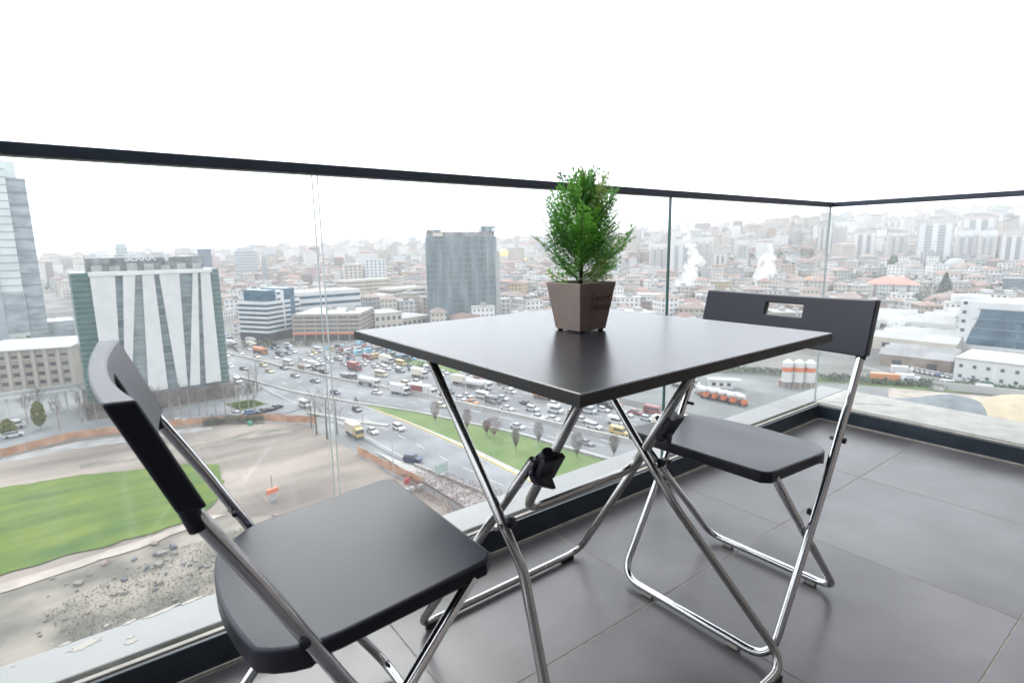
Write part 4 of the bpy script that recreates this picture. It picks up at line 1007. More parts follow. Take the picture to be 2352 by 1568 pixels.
# blue glass hall with its white curved frame
A, B = G(2192, 812), G(2420, 838)
u, n, wd = frame_of(A, B); zt_ = ztop(A, 2192, 690)-GZ
bh = thing('glass_hall', 'white hall with a big blue glass front and sloping curved edge, at the right edge', 'building', (A.x, A.y, GZ), math.atan2(u.y, u.x))
mb = MB(); mb.box(0, wd, 0, 26, 4, zt_); mb.obj('wall', m_white, bh)
zz = zt_-3.2
P_ = [(wd*.115, 5.0)]+[(wd*(.115+.11*sstep(0, 1, k/8)), 5.0+(zz-5.0)*k/8) for k in range(1, 9)]+[(wd, zz), (wd, 5.0)]
mb = MB(); n_ = len(P_); vs = [(x, -.3, z) for x, z in P_]+[(x, -.01, z) for x, z in P_]
mb.add(vs, [tuple(range(n_-1, -1, -1)), tuple(range(n_, 2*n_))]+[(i, (i+1) % n_, n_+(i+1) % n_, n_+i) for i in range(n_)]); mb.obj('blue_glazing', m_blueg, bh)
lm = MB(); lm.box(wd*.13, wd, -.42, -.3, 0, .3); lm = lm.mesh('transom', m_mull)
for k in range(4): inst('transom', lm, bh, (wd*.02*k, 0, 8+k*4.2))
wm = MB(); wm.box(-.7, .7, -.12, .05, -.7, .7); wm = wm.mesh('window', m_dark)
for k in range(5): inst('window', wm, bh, (wd*.055, 0, 7+k*4.0))
mb = MB(); mb.tube([(wd*.05, 8, zt_-.5), (wd*.05, 8, zt_+2.0)], 7, 20); mb.obj('roof_drum', m_white, bh)
mb = MB(); mb.box(-6, wd, -3.5, 0, 0, 4.0); mb.obj('podium', m_roofw, bh)
grid('warehouse', 'white two storey depot before the blue glass hall', (2188, 872), (2420, 905), (2188, 822), 24, 2, 7, m_tww, ww=.28, wh=.32)
def shed(Apx, Bpx, toppx, dp, label, wall, roofm, rise=2.5):
    t, wd, dp, h = facade('factory_shed', label, Apx, Bpx, toppx, dp, cat='factory')
    mb = MB(); mb.box(0, wd, 0, dp, 0, h); mb.obj('wall', wall, t)
    k_ = 3
    for k in range(k_):
        y0, y1 = dp*k/k_, dp*(k+1)/k_
        mb = MB(); mb.add([(-.6, y0, h), (wd+.6, y0, h), (wd+.6, y1, h), (-.6, y1, h), (-.6, (y0+y1)/2, h+rise), (wd+.6, (y0+y1)/2, h+rise)], [(0, 1, 5, 4), (2, 3, 4, 5), (0, 4, 3), (1, 2, 5)]); mb.obj('roof', roofm, t)
    dk = MB(); dk.box(-1.6, 1.6, -.1, .1, 0, h*.6); dk = dk.mesh('loading_door', m_dark); nn = max(2, int(wd/9))
    for k in range(nn): inst('loading_door', dk, t, (wd*(k+.5)/nn, 0, .05))
    return t
shed((2004, 800), (2192, 822), (2004, 772), 34, 'long white factory shed before the blue glass hall', m_cream, m_roofw)
shed((2006, 752), (2100, 758), (2006, 735), 40, 'pale factory shed behind the long one', m_tww, m_roofw, 4)
shed((2092, 764), (2190, 774), (2092, 738), 40, 'pale factory shed wrapped in steam left of the blue glass hall', m_tww, m_roofw, 4)
shed((2020, 838), (2182, 858), (2020, 812), 20, 'dark open sided shed behind the parked lorries', m_brown, m_roofg)
shed((1690, 762), (1720, 762), (1690, 742), 24, 'small pale shed behind the right hand chair', m_tww, m_roofw)

# cement silos
p = G(1833, 893); si = thing('cement_silos', 'cluster of white cement silos with an orange band behind the right hand chair', 'silo', (p.x, p.y, GZ), YAW-PI/2-.35)
hs_ = ztop(p, 1833, 826)-GZ
for i, (x, y) in enumerate(((-3.7, 0), (-.1, .6), (3.5, 1.2))):
    mb = MB(); mb.tube([(x, y, 2.5), (x, y, hs_-1), (x, y, hs_)], [1.75, 1.75, .6], 16); mb.obj('silo', m_tww, si, smooth=False)
    mb = MB(); mb.tube([(x, y, hs_-4.2), (x, y, hs_-2.6)], 1.79, 16, caps=False); mb.obj('orange_band', m_orange, si)
    mb = MB()
    for q in range(4): a = q*PI/2+.4; mb.tube([(x+1.4*math.cos(a), y+1.4*math.sin(a), 0), (x+1.4*math.cos(a), y+1.4*math.sin(a), 2.6)], .14, 5)
    mb.obj('silo_legs', m_conc, si)
mb = MB(); mb.box(-6, 6, 1.5, 4, 0, 2.3); mb.obj('plinth', m_roofr, si)
# aggregate heaps
def heap(px, base, wpx, hpx, label, m, seed):
    p = G(px, base); r_ = math.hypot(p.x-CAMX, p.y-CAMY); R_ = wpx/2/FPX*math.hypot(r_, 50); H_ = ztop(p, px, base-hpx)-GZ
    t = MB(); n, m_ = 40, 14; vs = []; rn = random.Random(seed)
    for i in range(m_+1):
        for k in range(n):
            a = 2*PI*k/n; f = i/m_; rr = R_*(1-f)*(1+.10*mnoise.noise(Vector((math.cos(a)*1.5, math.sin(a)*1.5, seed))))
            z = H_*sstep(0, 1, f)*1.0 + .25*mnoise.noise(Vector((rr*math.cos(a)*.6, rr*math.sin(a)*.6, seed)))*f
            vs.append((p.x+rr*math.cos(a), p.y+rr*math.sin(a)*.9, GZ+.25+z))
    t.add(vs, [(i*n+k, i*n+(k+1) % n, (i+1)*n+(k+1) % n, (i+1)*n+k) for i in range(m_) for k in range(n)])
    tag(t.obj('gravel_heap' if 'gravel' in label else 'sand_heap', m, smooth=True), label, 'heap')
heap(2185, 958, 270, 48, 'broad grey gravel heap outside the right hand glass', mat('gravel', (.13, .145, .155), rough=.95, var=.2, scale=.3, detail=8), 3)
heap(2345, 972, 300, 62, 'sand coloured heap at the right edge of the photo', mat('sand', (.36, .30, .21), rough=.95, var=.1, scale=.3, detail=8), 5)
# ================================================================== FAR DISTRICTS
RES = []          # reserved circles (x, y, r)
for o in list(C.objects):
    if o.parent is None and o.type == 'EMPTY' and o.location.length > 60:
        pts = []
        for ch in o.children:
            if ch.type == 'MESH':
                M = Matrix.Translation(o.location) @ o.rotation_euler.to_matrix().to_4x4()
                for c in ch.bound_box: v = M @ (ch.location + Vector(c)); pts.append((v.x, v.y))
        if pts:
            xs_, ys2 = [p[0] for p in pts], [p[1] for p in pts]
            RES.append(((min(xs_)+max(xs_))/2, (min(ys2)+max(ys2))/2, max(max(xs_)-min(xs_), max(ys2)-min(ys2))/2*1.02+6))
def free(x, y):
    if y < 900 and hwx(NEAR, y)-14 < x < hwx(FAR, y)+16: return False
    if x < 150 and 60 < y < 330 and x < hwx(FAR, y)+40: return False
    if x < 345 and y < 150 and x > 0: return False
    if -60 < x < 100 and y < 330: return False
    for a, b, r in RES:
        if (x-a)**2+(y-b)**2 < r*r: return False
    return True
WALLS = [('wall_white', (.62, .61, .59)), ('wall_ivory', (.50, .46, .40)), ('wall_beige', (.40, .35, .29)), ('wall_grey', (.34, .34, .34)), ('wall_rose', (.44, .34, .31)), ('wall_ochre', (.42, .33, .20)), ('wall_sage', (.33, .36, .32)), ('wall_brown', (.25, .20, .17))]
WN = ['white', 'ivory', 'beige', 'grey', 'rose', 'ochre', 'sage green', 'brown']
wms = [wmat(n_, c_) for n_, c_ in WALLS]
m_rr2 = mat('roof_brown_tile', (.20, .135, .115), rough=.9, var=.25, scale=.1)
m_rr3 = mat('roof_faded_tile', (.25, .20, .175), rough=.9, var=.2, scale=.1)
rms = [m_roofr, m_rr2, m_rr3, m_roofg, m_roofw]
RN = ['red tiled', 'brown tiled', 'faded tiled', 'grey flat', 'pale flat']
SZ = [(11, 10, 9), (13, 10, 12), (10, 9, 6.5), (15, 11, 15), (18, 12, 12), (12, 12, 18), (24, 12, 9), (17, 14, 32), (30, 13, 26)]
cand = []
rnd = random.Random(5)
r = 330.0
while r < 1900:
    st = 15 + r*.006
    naz = int(math.radians(106)*r/st)
    for k in range(naz):
        az = math.radians(2 + 106*(k+rnd.uniform(.1, .9))/naz); rr = r + rnd.uniform(-.4, .4)*st
        x, y = CAMX+rr*math.cos(az), CAMY+rr*math.sin(az)
        azd = math.degrees(az)
        if not free(x, y): continue
        if mnoise.noise(Vector((x/70, y/70, 9.1))) > .33: continue
        if azd > 62 and r < 520 and mnoise.noise(Vector((x/50, y/50, 2.1))) > .05: continue
        w_ = [.38, .22, .12, .10, .07, .03, .03, .05]; ci = rnd.choices(range(8), w_)[0]
        si_ = rnd.choices(range(7), [.18, .22, .12, .16, .14, .09, .09])[0]
        if r > 800 and rnd.random() < .22: si_ = rnd.choice([5, 5, 7, 8])
        ri = rnd.choices(range(5), [.11, .15, .22, .22, .30])[0]
        cand.append((rr, x, y, ci, si_, ri, rnd.uniform(.85, 1.2), rnd.choice([0, .2, .5, .9, 1.2, 1.6])+rnd.uniform(-.1, .1) + az))
    r += st*1.08
cand.sort()
tall = {}
def house_geo(si_, ri):
    w_, d_, h_ = SZ[si_]
    A_ = MB(); A_.box(-w_/2, w_/2, -d_/2, d_/2, -4, h_)
    B_ = MB()
    if ri < 3:
        e = d_/2; ov = .7; P = [(-w_/2-ov, -d_/2-ov, h_), (w_/2+ov, -d_/2-ov, h_), (w_/2+ov, d_/2+ov, h_), (-w_/2-ov, d_/2+ov, h_), (-w_/2+e, 0, h_+2.6), (w_/2-e+.01, 0, h_+2.6)]
        B_.add(P, [(0, 1, 5, 4), (1, 2, 5), (2, 3, 4, 5), (3, 0, 4), (3, 2, 1, 0)])
    else: B_.box(-w_/2-.2, w_/2+.2, -d_/2-.2, d_/2+.2, h_, h_+.5); B_.box(-w_*.15, w_*.1, -1.5, 1.5, h_+.5, h_+2.6)
    return A_, B_
GEO = {(a, b): house_geo(a, b) for a in range(9) for b in range(5)}
gw, gr = {}, {}
NIND = 285
DIST = ['lower slope of the city', 'middle of the city', 'plain beyond the highway']
SEC = [(0, 14, 'near the right edge'), (14, 25, 'right of the balcony corner'), (25, 36, 'left of the balcony corner'), (36, 47, 'left of the green glass joint'), (47, 62, 'around the dark curved tower'), (62, 88, 'right of the striped block'), (88, 120, 'left of the striped block')]
for (rr, x, y, ci, si_, ri, s_, ro) in cand[:NIND]:
    z = terrain(x, y); w_, d_, h_ = SZ[si_]
    if (ci, si_) not in gw: gw[(ci, si_)] = GEO[(si_, 0)][0].mesh('house', wms[ci])
    if (ri, si_) not in gr: gr[(ri, si_)] = GEO[(si_, ri)][1].mesh('roof', rms[ri])
    azd = math.degrees(math.atan2(y-CAMY, x-CAMX)); sec = next((t for a, b, t in SEC if a <= azd < b), 'in the far city')
    o = inst('house', gw[(ci, si_)], None, (x, y, z), ro, (s_, s_, 1))
    tag(o, f"{WN[ci]} {'flats' if h_ > 11 else 'house'} with {RN[ri]} roof, {sec}", 'house', 'houses in the city beyond the highway')
    inst('roof', gr[(ri, si_)], o)
rest = MB()
for (rr, x, y, ci, si_, ri, s_, ro) in cand[NIND:]:
    z = terrain(x, y); c_, n_ = math.cos(ro), math.sin(ro)
    for g, off in ((GEO[(si_, ri)][0], 0), (GEO[(si_, ri)][1], 8)):
        vs = [(x+(v[0]*c_-v[1]*n_)*s_, y+(v[0]*n_+v[1]*c_)*s_, z+v[2]) for v in g.v]
        b_ = len(rest.v); rest.v += vs
        for f, u in zip(g.f, g.uv): rest.f.append(tuple(i+b_ for i in f)); rest.m.append(ci if off == 0 else 8+ri); rest.uv.append(u)
ho = rest.obj('distant_houses', wms+rms); tag(ho, 'mass of small houses and flats covering the far hills', 'houses', kind='stuff')
print('houses', len(cand))

# ------------------------------------------------------------------ trees
m_bark = mat('pale_bark', (.26, .235, .20), rough=.9, var=.2, scale=1)
m_bark2 = mat('dark_bark', (.10, .085, .07), rough=.9)
m_twg_ = mat('bare_twigs', (.13, .105, .09), rough=.9)
m_twr = mat('reddish_twigs', (.16, .095, .085), rough=.9)
m_ever = mat('evergreen_foliage', (.035, .065, .038), rough=.8, col2=(.07, .11, .055), scale=.6, detail=6)
m_olive = mat('olive_foliage', (.11, .13, .03), rough=.8, col2=(.19, .19, .05), scale=.6, detail=6)
def bare_tree(h, spread, seed, trunk_f=.45, tw=.022, dens=1.0, up=.6):
    rn = random.Random(seed); T, K = MB(), MB()
    tp = [Vector((0, 0, 0)), Vector((rn.uniform(-.1, .1), rn.uniform(-.1, .1), h*trunk_f)), Vector((rn.uniform(-.3, .3), rn.uniform(-.3, .3), h*.8))]
    T.tube(tp, [h*.020, h*.014, h*.006], 6)
    def br(p, d, ln, r_, dep):
        n = 3; pts = [p]
        for i in range(n):
            d = (d + Vector((rn.uniform(-.25, .25), rn.uniform(-.25, .25), rn.uniform(-.05, .22)))).normalized(); pts.append(pts[-1]+d*ln/n)
        K.tube(pts, [r_, r_*.8, r_*.6, r_*.35], 3, caps=False)
        if dep > 0:
            for i in range(int((4 if dep > 1 else 6)*dens)):
                q = pts[rn.choice([1, 2, 3])]; dd = (d + Vector((rn.uniform(-1, 1), rn.uniform(-1, 1), rn.uniform(-.2, .7)))*.8).normalized()
                br(q, dd, ln*rn.uniform(.45, .7), r_*.6, dep-1)
    nb = int(11*dens)
    for i in range(nb):
        f = i/nb; z = h*(trunk_f*.75+(.8-trunk_f*.75)*f); a = i*2.4+rn.uniform(-.4, .4)
        d = Vector((math.cos(a), math.sin(a), up+rn.uniform(0, .8))).normalized()
        br(Vector((0, 0, z)), d, spread*(1-.45*f)*rn.uniform(.7, 1.1), tw*h*.22, 2)
    return T, K
def ball_shrub(h, w_, seed, n=2600, leaf=.22):
    """upright bare shrub: a dense cloud of short twigs in an egg shape"""
    rn = random.Random(seed); T, K = MB(), MB()
    T.tube([(0, 0, 0), (0, 0, h*.5)], [.10, .05], 6)
    for i in range(n):
        u = rn.random(); z = h*(.12+.88*u); R_ = w_/2*math.sin(PI*min(1, (.10+.90*(1-u)))**.75)*(1+.25*mnoise.noise(Vector((i*.01, u*3, seed))))
        a = rn.uniform(0, 2*PI); q = R_*math.sqrt(rn.random()); p = Vector((q*math.cos(a), q*math.sin(a), z))
        d = Vector((math.cos(a)*.5+rn.uniform(-.4, .4), math.sin(a)*.5+rn.uniform(-.4, .4), 1)).normalized()*leaf*rn.uniform(1.0, 2.6)
        e = Vector((rn.uniform(-1, 1), rn.uniform(-1, 1), 0)).normalized()*.022
        K.add([p-e, p+e, p+d], [(0, 1, 2)])
    return T, K
def leafy(h, w_, seed, n=1500, leaf=.30, cone=False, base=.12):
    rn = random.Random(seed); T, K = MB(), MB(); T.tube([(0, 0, 0), (0, 0, h*.7)], [h*.022, h*.008], 6)
    for i in range(n):
        u = rn.random(); z = h*(base+(1-base)*u)
        R_ = w_/2*((1-u)**.8 if cone else math.sin(PI*(.08+.9*u))**.7)*(1+.35*mnoise.noise(Vector((math.cos(i)*1.2, u*4, seed))))
        a = rn.uniform(0, 2*PI); q = R_*rn.random()**.35; p = Vector((q*math.cos(a), q*math.sin(a), z))
        x_ = Vector((rn.uniform(-1, 1), rn.uniform(-1, 1), rn.uniform(-1, 1))).normalized()*leaf; y_ = x_.cross(Vector((rn.uniform(-1, 1), rn.uniform(-1, 1), rn.uniform(-1, 1)))).normalized()*leaf*.8
        K.add([p-x_-y_, p+x_-y_*.6, p+x_*.7+y_, p-x_*.8+y_*.7], [(0, 1, 2, 3)])
    return T, K
TM = {}
def put_tree(key, maker, mt, mk_, x, y, label, s_=1.0, rz=None, group=None, z=None, name='bare_tree', cat='tree', crown='crown'):
    if key not in TM: a, b = maker(); TM[key] = (a.mesh('trunk', mt), b.mesh(crown, mk_))
    t = thing(name, label, cat, (x, y, terrain(x, y)+.3 if z is None else z), random.uniform(0, 6) if rz is None else rz, group); t.scale = (s_, s_, s_)
    inst('trunk', TM[key][0], t); inst(crown, TM[key][1], t); return t
# row of pale trunked bare trees between the fence and the striped block
gl = 'bare street trees behind the orange fence'
row = [(60, 985), (92, 968), (135, 1000), (190, 985), (225, 988), (255, 965), (300, 975), (345, 972), (372, 965), (398, 972), (423, 968), (445, 975), (466, 966), (484, 970), (505, 962), (522, 958), (543, 970), (562, 962), (576, 948), (590, 955)]
wh = ['at the far left, by the white van', 'second from the left edge', 'with the whitish trunk left of the chair back', 'just left of the chair back', 'touching the top of the chair back', 'left of the chair back slot', 'hidden partly by the chair back', 'right of the chair back', 'under the second white band', 'under the third white band', 'under the middle white band', 'with a forked trunk under the middle band', 'under the fourth white band', 'under the fifth white band', 'left of the white parked car', 'behind the white parked car', 'behind the blue parked car', 'beside the small lawn', 'on the small lawn', 'right of the small lawn']
for i, ((px, py), wtxt) in enumerate(zip(row, wh)):
    p = G(px, py); k = i % 4
    put_tree(('st', k), lambda k=k: bare_tree(9.5+k*.8, 3.1, 60+k, .42, .017, 1.35), m_bark, m_twg_, p.x, p.y+ (6 if py > 960 else 2), 'bare pale street tree '+wtxt, 1.0, group=gl)
p = G(93, 985); put_tree('olive', lambda: leafy(8, 3.4, 4, 1500, .26), m_bark, m_olive, p.x, p.y, 'tree with yellow green leaves by the footbridge post', name='leafy_tree')
p = G(20, 1005); put_tree('olive2', lambda: leafy(5, 4.0, 6, 900, .26), m_bark, m_olive, p.x, p.y, 'low yellow green tree at the left edge', name='leafy_tree')
# big bare trees beside the glass joint
for i, (px, py, s_, w2) in enumerate(((728, 1000, 1.25, 'left one of the tall pair at the glass joint'), (752, 1010, 1.3, 'right one of the tall pair at the glass joint'), (716, 985, 1.0, 'behind the tall pair at the glass joint'), (775, 1000, 1.1, 'just right of the glass joint'), (592, 900, 1.1, 'at the corner of the striped block'), (575, 905, 1.0, 'close to the corner of the striped block'))):
    p = G(px, py); put_tree(('big', i % 3), lambda i=i: bare_tree(11, 4.0, 90+i % 3, .3, .011, 1.15, .5), m_bark2, m_twg_, p.x, p.y, 'large grey bare tree, '+w2, s_)
# upright reddish shrubs on the verge
vg = [(1000, 972, 6.2, 2.9, 'leftmost dark bare shrub on the green verge'), (1073, 990, 5.8, 2.6, 'second bare shrub on the verge, behind the left table leg'), (1135, 1006, 5.2, 4.6, 'round reddish shrub on the verge, the widest one'), (1118, 1000, 3.8, 2.2, 'small shrub hard against the widest one'), (1185, 1034, 5.0, 2.0, 'thin brown shrub between the widest shrub and the locking clip'), (1237, 1022, 5.6, 2.6, 'bare shrub behind the left upper tube of the table'), (1325, 1052, 6.0, 3.4, 'large grey bare shrub between the table legs'), (1410, 1050, 5.0, 2.4, 'bare shrub left of the right table legs')]
for i, (px, py, h_, w_, lab) in enumerate(vg):
    p = G(px, py); t = put_tree(('vg', i), lambda h_=h_, w_=w_, i=i: ball_shrub(h_, w_, 20+i), m_bark2, m_twr if i in (0, 1, 2, 3) else m_twg_, p.x, p.y, lab, name='bare_shrub', cat='shrub')
# hedges and brush
def brush(name, poly, h_, n, m, label, seed, leaf=.16, kind='stuff', cat='shrubs'):
    rn = random.Random(seed); xs_ = [p[0] for p in poly]; ys2 = [p[1] for p in poly]; K = MB(); c_ = 0
    def inside(x, y):
        r_ = False; j = len(poly)-1
        for i in range(len(poly)):
            if (poly[i][1] > y) != (poly[j][1] > y) and x < (poly[j][0]-poly[i][0])*(y-poly[i][1])/(poly[j][1]-poly[i][1])+poly[i][0]: r_ = not r_
            j = i
        return r_
    while c_ < n:
        x, y = rn.uniform(min(xs_), max(xs_)), rn.uniform(min(ys2), max(ys2))
        if not inside(x, y): continue
        c_ += 1; hh = h_*(.55+.6*mnoise.noise(Vector((x*.5, y*.5, seed)))+.3)
        p = Vector((x, y, GZ+.3+hh*rn.random()**.6)); a_ = Vector((rn.uniform(-1, 1), rn.uniform(-1, 1), rn.uniform(-.3, 1))).normalized()*leaf; b_ = a_.cross(Vector((rn.uniform(-1, 1), rn.uniform(-1, 1), rn.uniform(-1, 1)))).normalized()*leaf*.7
        K.add([p-a_-b_, p+a_-b_, p+b_*1.2], [(0, 1, 2)])
    return tag(K.obj(name, m), label, cat, kind=kind)
m_hedge = mat('dull_hedge', (.075, .08, .05), rough=.9, col2=(.12, .12, .075), scale=.8)
brush('hedge', [(18, 176), (24, 174.5), (33, 168), (33, 171), (25, 177.5), (18.5, 179)], 2.2, 5200, m_hedge, 'low dull green hedge in front of the orange fence', 3, .14)
brush('bare_hedge', [(46, 108), (54, 104), (59, 88), (60, 70), (48, 70), (46, 92)], 1.6, 7000, m_twr, 'purplish bare brush between the slip road and the fence', 4, .13)
brush('weeds', [(4, 104), (16, 105), (20, 96), (18, 84), (-10, 84), (-14, 96)], .35, 5200, mat('weeds', (.085, .095, .05), rough=.9, col2=(.15, .145, .10), scale=.5), 'weeds and dead plants on the rubble ground', 6, .12)
brush('verge_brush', [(205, 92), (213, 90), (232, 60), (250, 20), (246, 18), (226, 56)], 2.2, 5000, m_ever, 'dark green hedge beyond the gravel heap', 7, .35)
brush('verge_brush', [(150, 175), (160, 178), (192, 132), (213, 100), (206, 98), (186, 126)], 2.0, 5000, m_ever, 'dark hedge beyond the plant yard', 8, .35)
brush('lawn_tuft', [(28, 198), (36, 198), (38, 190), (30, 188)], .12, 1500, m_grass, 'small green lawn beside the street trees', 9, .25)
sheet('lawn', [(28, 199), (36.5, 199), (39, 190), (30, 187)], m_grass, .36)
m_deb = [mat('debris_pale', (.19, .18, .16), rough=.9), mat('debris_dark', (.10, .105, .12), rough=.9), mat('debris_rose', (.21, .165, .14), rough=.9), m_orange]
rn = random.Random(8)
DB = [MB() for _ in m_deb]
for k in range(120):
    x, y = rn.uniform(-14, 24), rn.gauss(97, 6)
    if y > 108 or y < 82: continue
    s_ = rn.uniform(.10, .28)*rn.choice([1, 1, 1.6, 2.6]); i = rn.choices(range(4), [.34, .46, .18, .02])[0]
    M = Matrix.Translation((x, y, GZ+.5)) @ Matrix.Rotation(rn.uniform(0, 3), 4, 'Z') @ Matrix.Rotation(rn.uniform(-.5, .5), 4, 'X')
    DB[i].box(-s_, s_, -s_*.6, s_*.6, -.1, s_*.7, M=M)
for m_, b_ in zip(m_deb, DB):
    if b_.v: tag(b_.obj('rubble', m_), 'broken concrete and scrap strewn on the rubble ground', 'rubble', kind='stuff')
# green and bare trees further off
def belt(name, pts, m, label, n, h_, spread, leaf, seed):
    rn = random.Random(seed); K = MB()
    for k in range(n):
        a, b = rn.choice(list(zip(pts, pts[1:]))) if len(pts) > 1 else (pts[0], pts[0]); f = rn.random()
        x, y = a[0]+(b[0]-a[0])*f+rn.uniform(-1, 1)*spread, a[1]+(b[1]-a[1])*f+rn.uniform(-1, 1)*spread
        c_ = Vector((x, y, terrain(x, y)+h_*.5*rn.uniform(.8, 1.3))); hh = h_*rn.uniform(.6, 1.15)
        for j in range(46):
            d = Vector((rn.gauss(0, .45), rn.gauss(0, .45), rn.gauss(0, .45)))*hh*.6; p = c_+d
            x_ = Vector((rn.uniform(-1, 1), rn.uniform(-1, 1), rn.uniform(-1, 1))).normalized()*leaf; y_ = x_.cross(Vector((rn.uniform(-1, 1), rn.uniform(-1, 1), rn.uniform(-1, 1)))).normalized()*leaf
            K.add([p-x_, p+x_-y_*.4, p+y_], [(0, 1, 2)])
    return tag(K.obj(name, m), label, 'trees', kind='stuff')
def hp(*q): p = hit(*q); return (p.x, p.y)
belt('tree_belt', [hp(1690, 612), hp(1750, 606), hp(1820, 604), hp(1870, 606)], m_ever, 'dark tree belt on the slope left of the balcony corner line', 60, 13, 14, 2.2, 1)
belt('tree_belt', [hp(2004, 706), hp(2100, 708), hp(2180, 706), hp(2260, 700), hp(2352, 694)], m_ever, 'dark tree row above the factory sheds', 90, 9, 6, 1.1, 2)
belt('tree_belt', [hp(2240, 692), hp(2290, 692)], m_olive, 'olive green trees beside the dark red house', 10, 10, 5, 1.1, 3)
belt('tree_belt', [hp(1140, 712), hp(1190, 708), hp(1250, 705)], m_ever, 'grey green trees behind the table, right of the dark curved tower', 40, 8, 6, 1.0, 4)
belt('tree_belt', [hp(1600, 700), hp(1680, 700), hp(1740, 690)], m_hedge, 'dull trees below the steam plumes', 45, 9, 8, 1.2, 5)
belt('tree_belt', [hp(1900, 590), hp(1945, 590)], m_ever, 'trees beside the corner towers', 18, 12, 8, 1.8, 6)
belt('tree_belt', [hp(1990, 520), hp(2100, 512), hp(2200, 515)], m_ever, 'thin tree line along the ridge', 50, 12, 10, 2.2, 7)
belt('tree_belt', [hp(530, 800), hp(640, 798), hp(760, 790)], m_hedge, 'scrubby trees before the tan corner office', 22, 4, 3, .5, 8)
belt('tree_belt', [(108, 205), (103, 230), (100, 245)], m_hedge, 'scrub on the far side of the highway', 14, 2.5, 3, .4, 9)
rn = random.Random(33); K = MB(); c_ = 0
while c_ < 520:
    az = math.radians(rn.uniform(2, 100)); r_ = 430+1400*rn.random()**1.1; x, y = CAMX+r_*math.cos(az), CAMY+r_*math.sin(az)
    if mnoise.noise(Vector((x/80, y/80, 5.5))) < .02 or not free(x, y): continue
    c_ += 1; cz = terrain(x, y)
    for q in range(rn.randint(2, 5)):
        o_ = Vector((x+rn.uniform(-14, 14), y+rn.uniform(-14, 14), cz+rn.uniform(3, 7)))
        for j in range(16):
            p = o_+Vector((rn.gauss(0, 2.6), rn.gauss(0, 2.6), rn.gauss(0, 2.4))); x_ = Vector((rn.uniform(-1, 1), rn.uniform(-1, 1), rn.uniform(-1, 1))).normalized()*1.8; y_ = x_.cross(Vector((rn.uniform(-1, 1), rn.uniform(-1, 1), rn.uniform(-1, 1)))).normalized()*1.8
            K.add([p-x_, p+x_-y_*.4, p+y_], [(0, 1, 2)])
tag(K.obj('hillside_trees', m_ever), 'dark trees scattered between the houses of the far city', 'trees', kind='stuff')
p = hit(2167, 694); put_tree('cyp', lambda: leafy(22, 13, 3, 2200, .9, cone=True, base=.05), m_bark2, m_ever, p.x, p.y, 'dark conical evergreen standing above the factory sheds', z=p.z, name='conifer')
p = hit(2262, 606); put_tree('rt', lambda: leafy(20, 18, 8, 1600, 1.3), m_bark2, m_ever, p.x, p.y, 'round dark tree between the right hand towers', z=p.z, name='evergreen_tree')
p = hit(2052, 622); put_tree('gt', lambda: leafy(16, 11, 12, 1200, 1.0), m_bark2, m_verge, p.x, p.y, 'single green tree below the curved-roof towers', z=p.z, name='leafy_tree')
# masts
for px, base, top, lab in ((1984, 560, 470, 'thin lattice mast right of the balcony corner line'), (2137, 704, 655, 'pale pole left of the dark conical evergreen')):
    p = hit(px, base); mb = MB(); mb.tube([(p.x, p.y, p.z), (p.x, p.y, ztop(p, px, top))], [.9, .4], 6); tag(mb.obj('mast', m_conc), lab, 'mast')

# ------------------------------------------------------------------ orange fence
m_of = mat('orange_mesh', (.36, .19, .11), rough=.8, var=.18, scale=.3, col2=(.44, .26, .17))
def fence(pts, h_, label, sp=6.0):
    t = thing('site_fence', label, 'fence', (0, 0, GZ+.3))
    L_ = []
    for a, b in zip(pts, pts[1:]):
        a, b = Vector((a[0], a[1], 0)), Vector((b[0], b[1], 0)); n_ = max(1, round((b-a).length/sp))
        for k in range(n_): L_.append((a+(b-a)*k/n_, a+(b-a)*(k+1)/n_))
    for a, b in L_:
        d = (b-a).normalized(); q = Vector((-d.y, d.x, 0))*.04; a2, b2 = a+d*.06, b-d*.06; s_ = random.uniform(-.12, .12)
        mb = MB(); vs = [a2-q, b2-q, b2+q, a2+q]; vs = [(v.x, v.y, .12) for v in vs]+[(v.x, v.y, h_+(s_ if i in (0, 3) else 0)) for i, v in enumerate(vs)]
        mb.add(vs, [(0, 3, 2, 1), (4, 5, 6, 7), (0, 1, 5, 4), (1, 2, 6, 5), (2, 3, 7, 6), (3, 0, 4, 7)]); mb.obj('fence_panel', m_of, t)
        mb = MB(); mb.tube([(a.x, a.y, 0), (a.x, a.y, h_+.15)], .05, 5); mb.obj('post', m_conc, t)
    return t
fence([(-62, 185), (-26, 181.5), (-12, 187.5), (0, 184.5), (14, 181)], 2.2, 'long orange mesh fence along the far side of the dirt lot')
fence([(33, 171), (38, 165), (45, 158)], 2.4, 'orange mesh fence behind the big bare trees')
fence([(14, 181), (21, 178.6), (33, 171)], 2.0, 'orange mesh fence behind the dull hedge')
fence([(45, 127), (47, 109.5), (48.5, 100)], 2.2, 'short orange mesh fence at the right edge of the dirt lot')
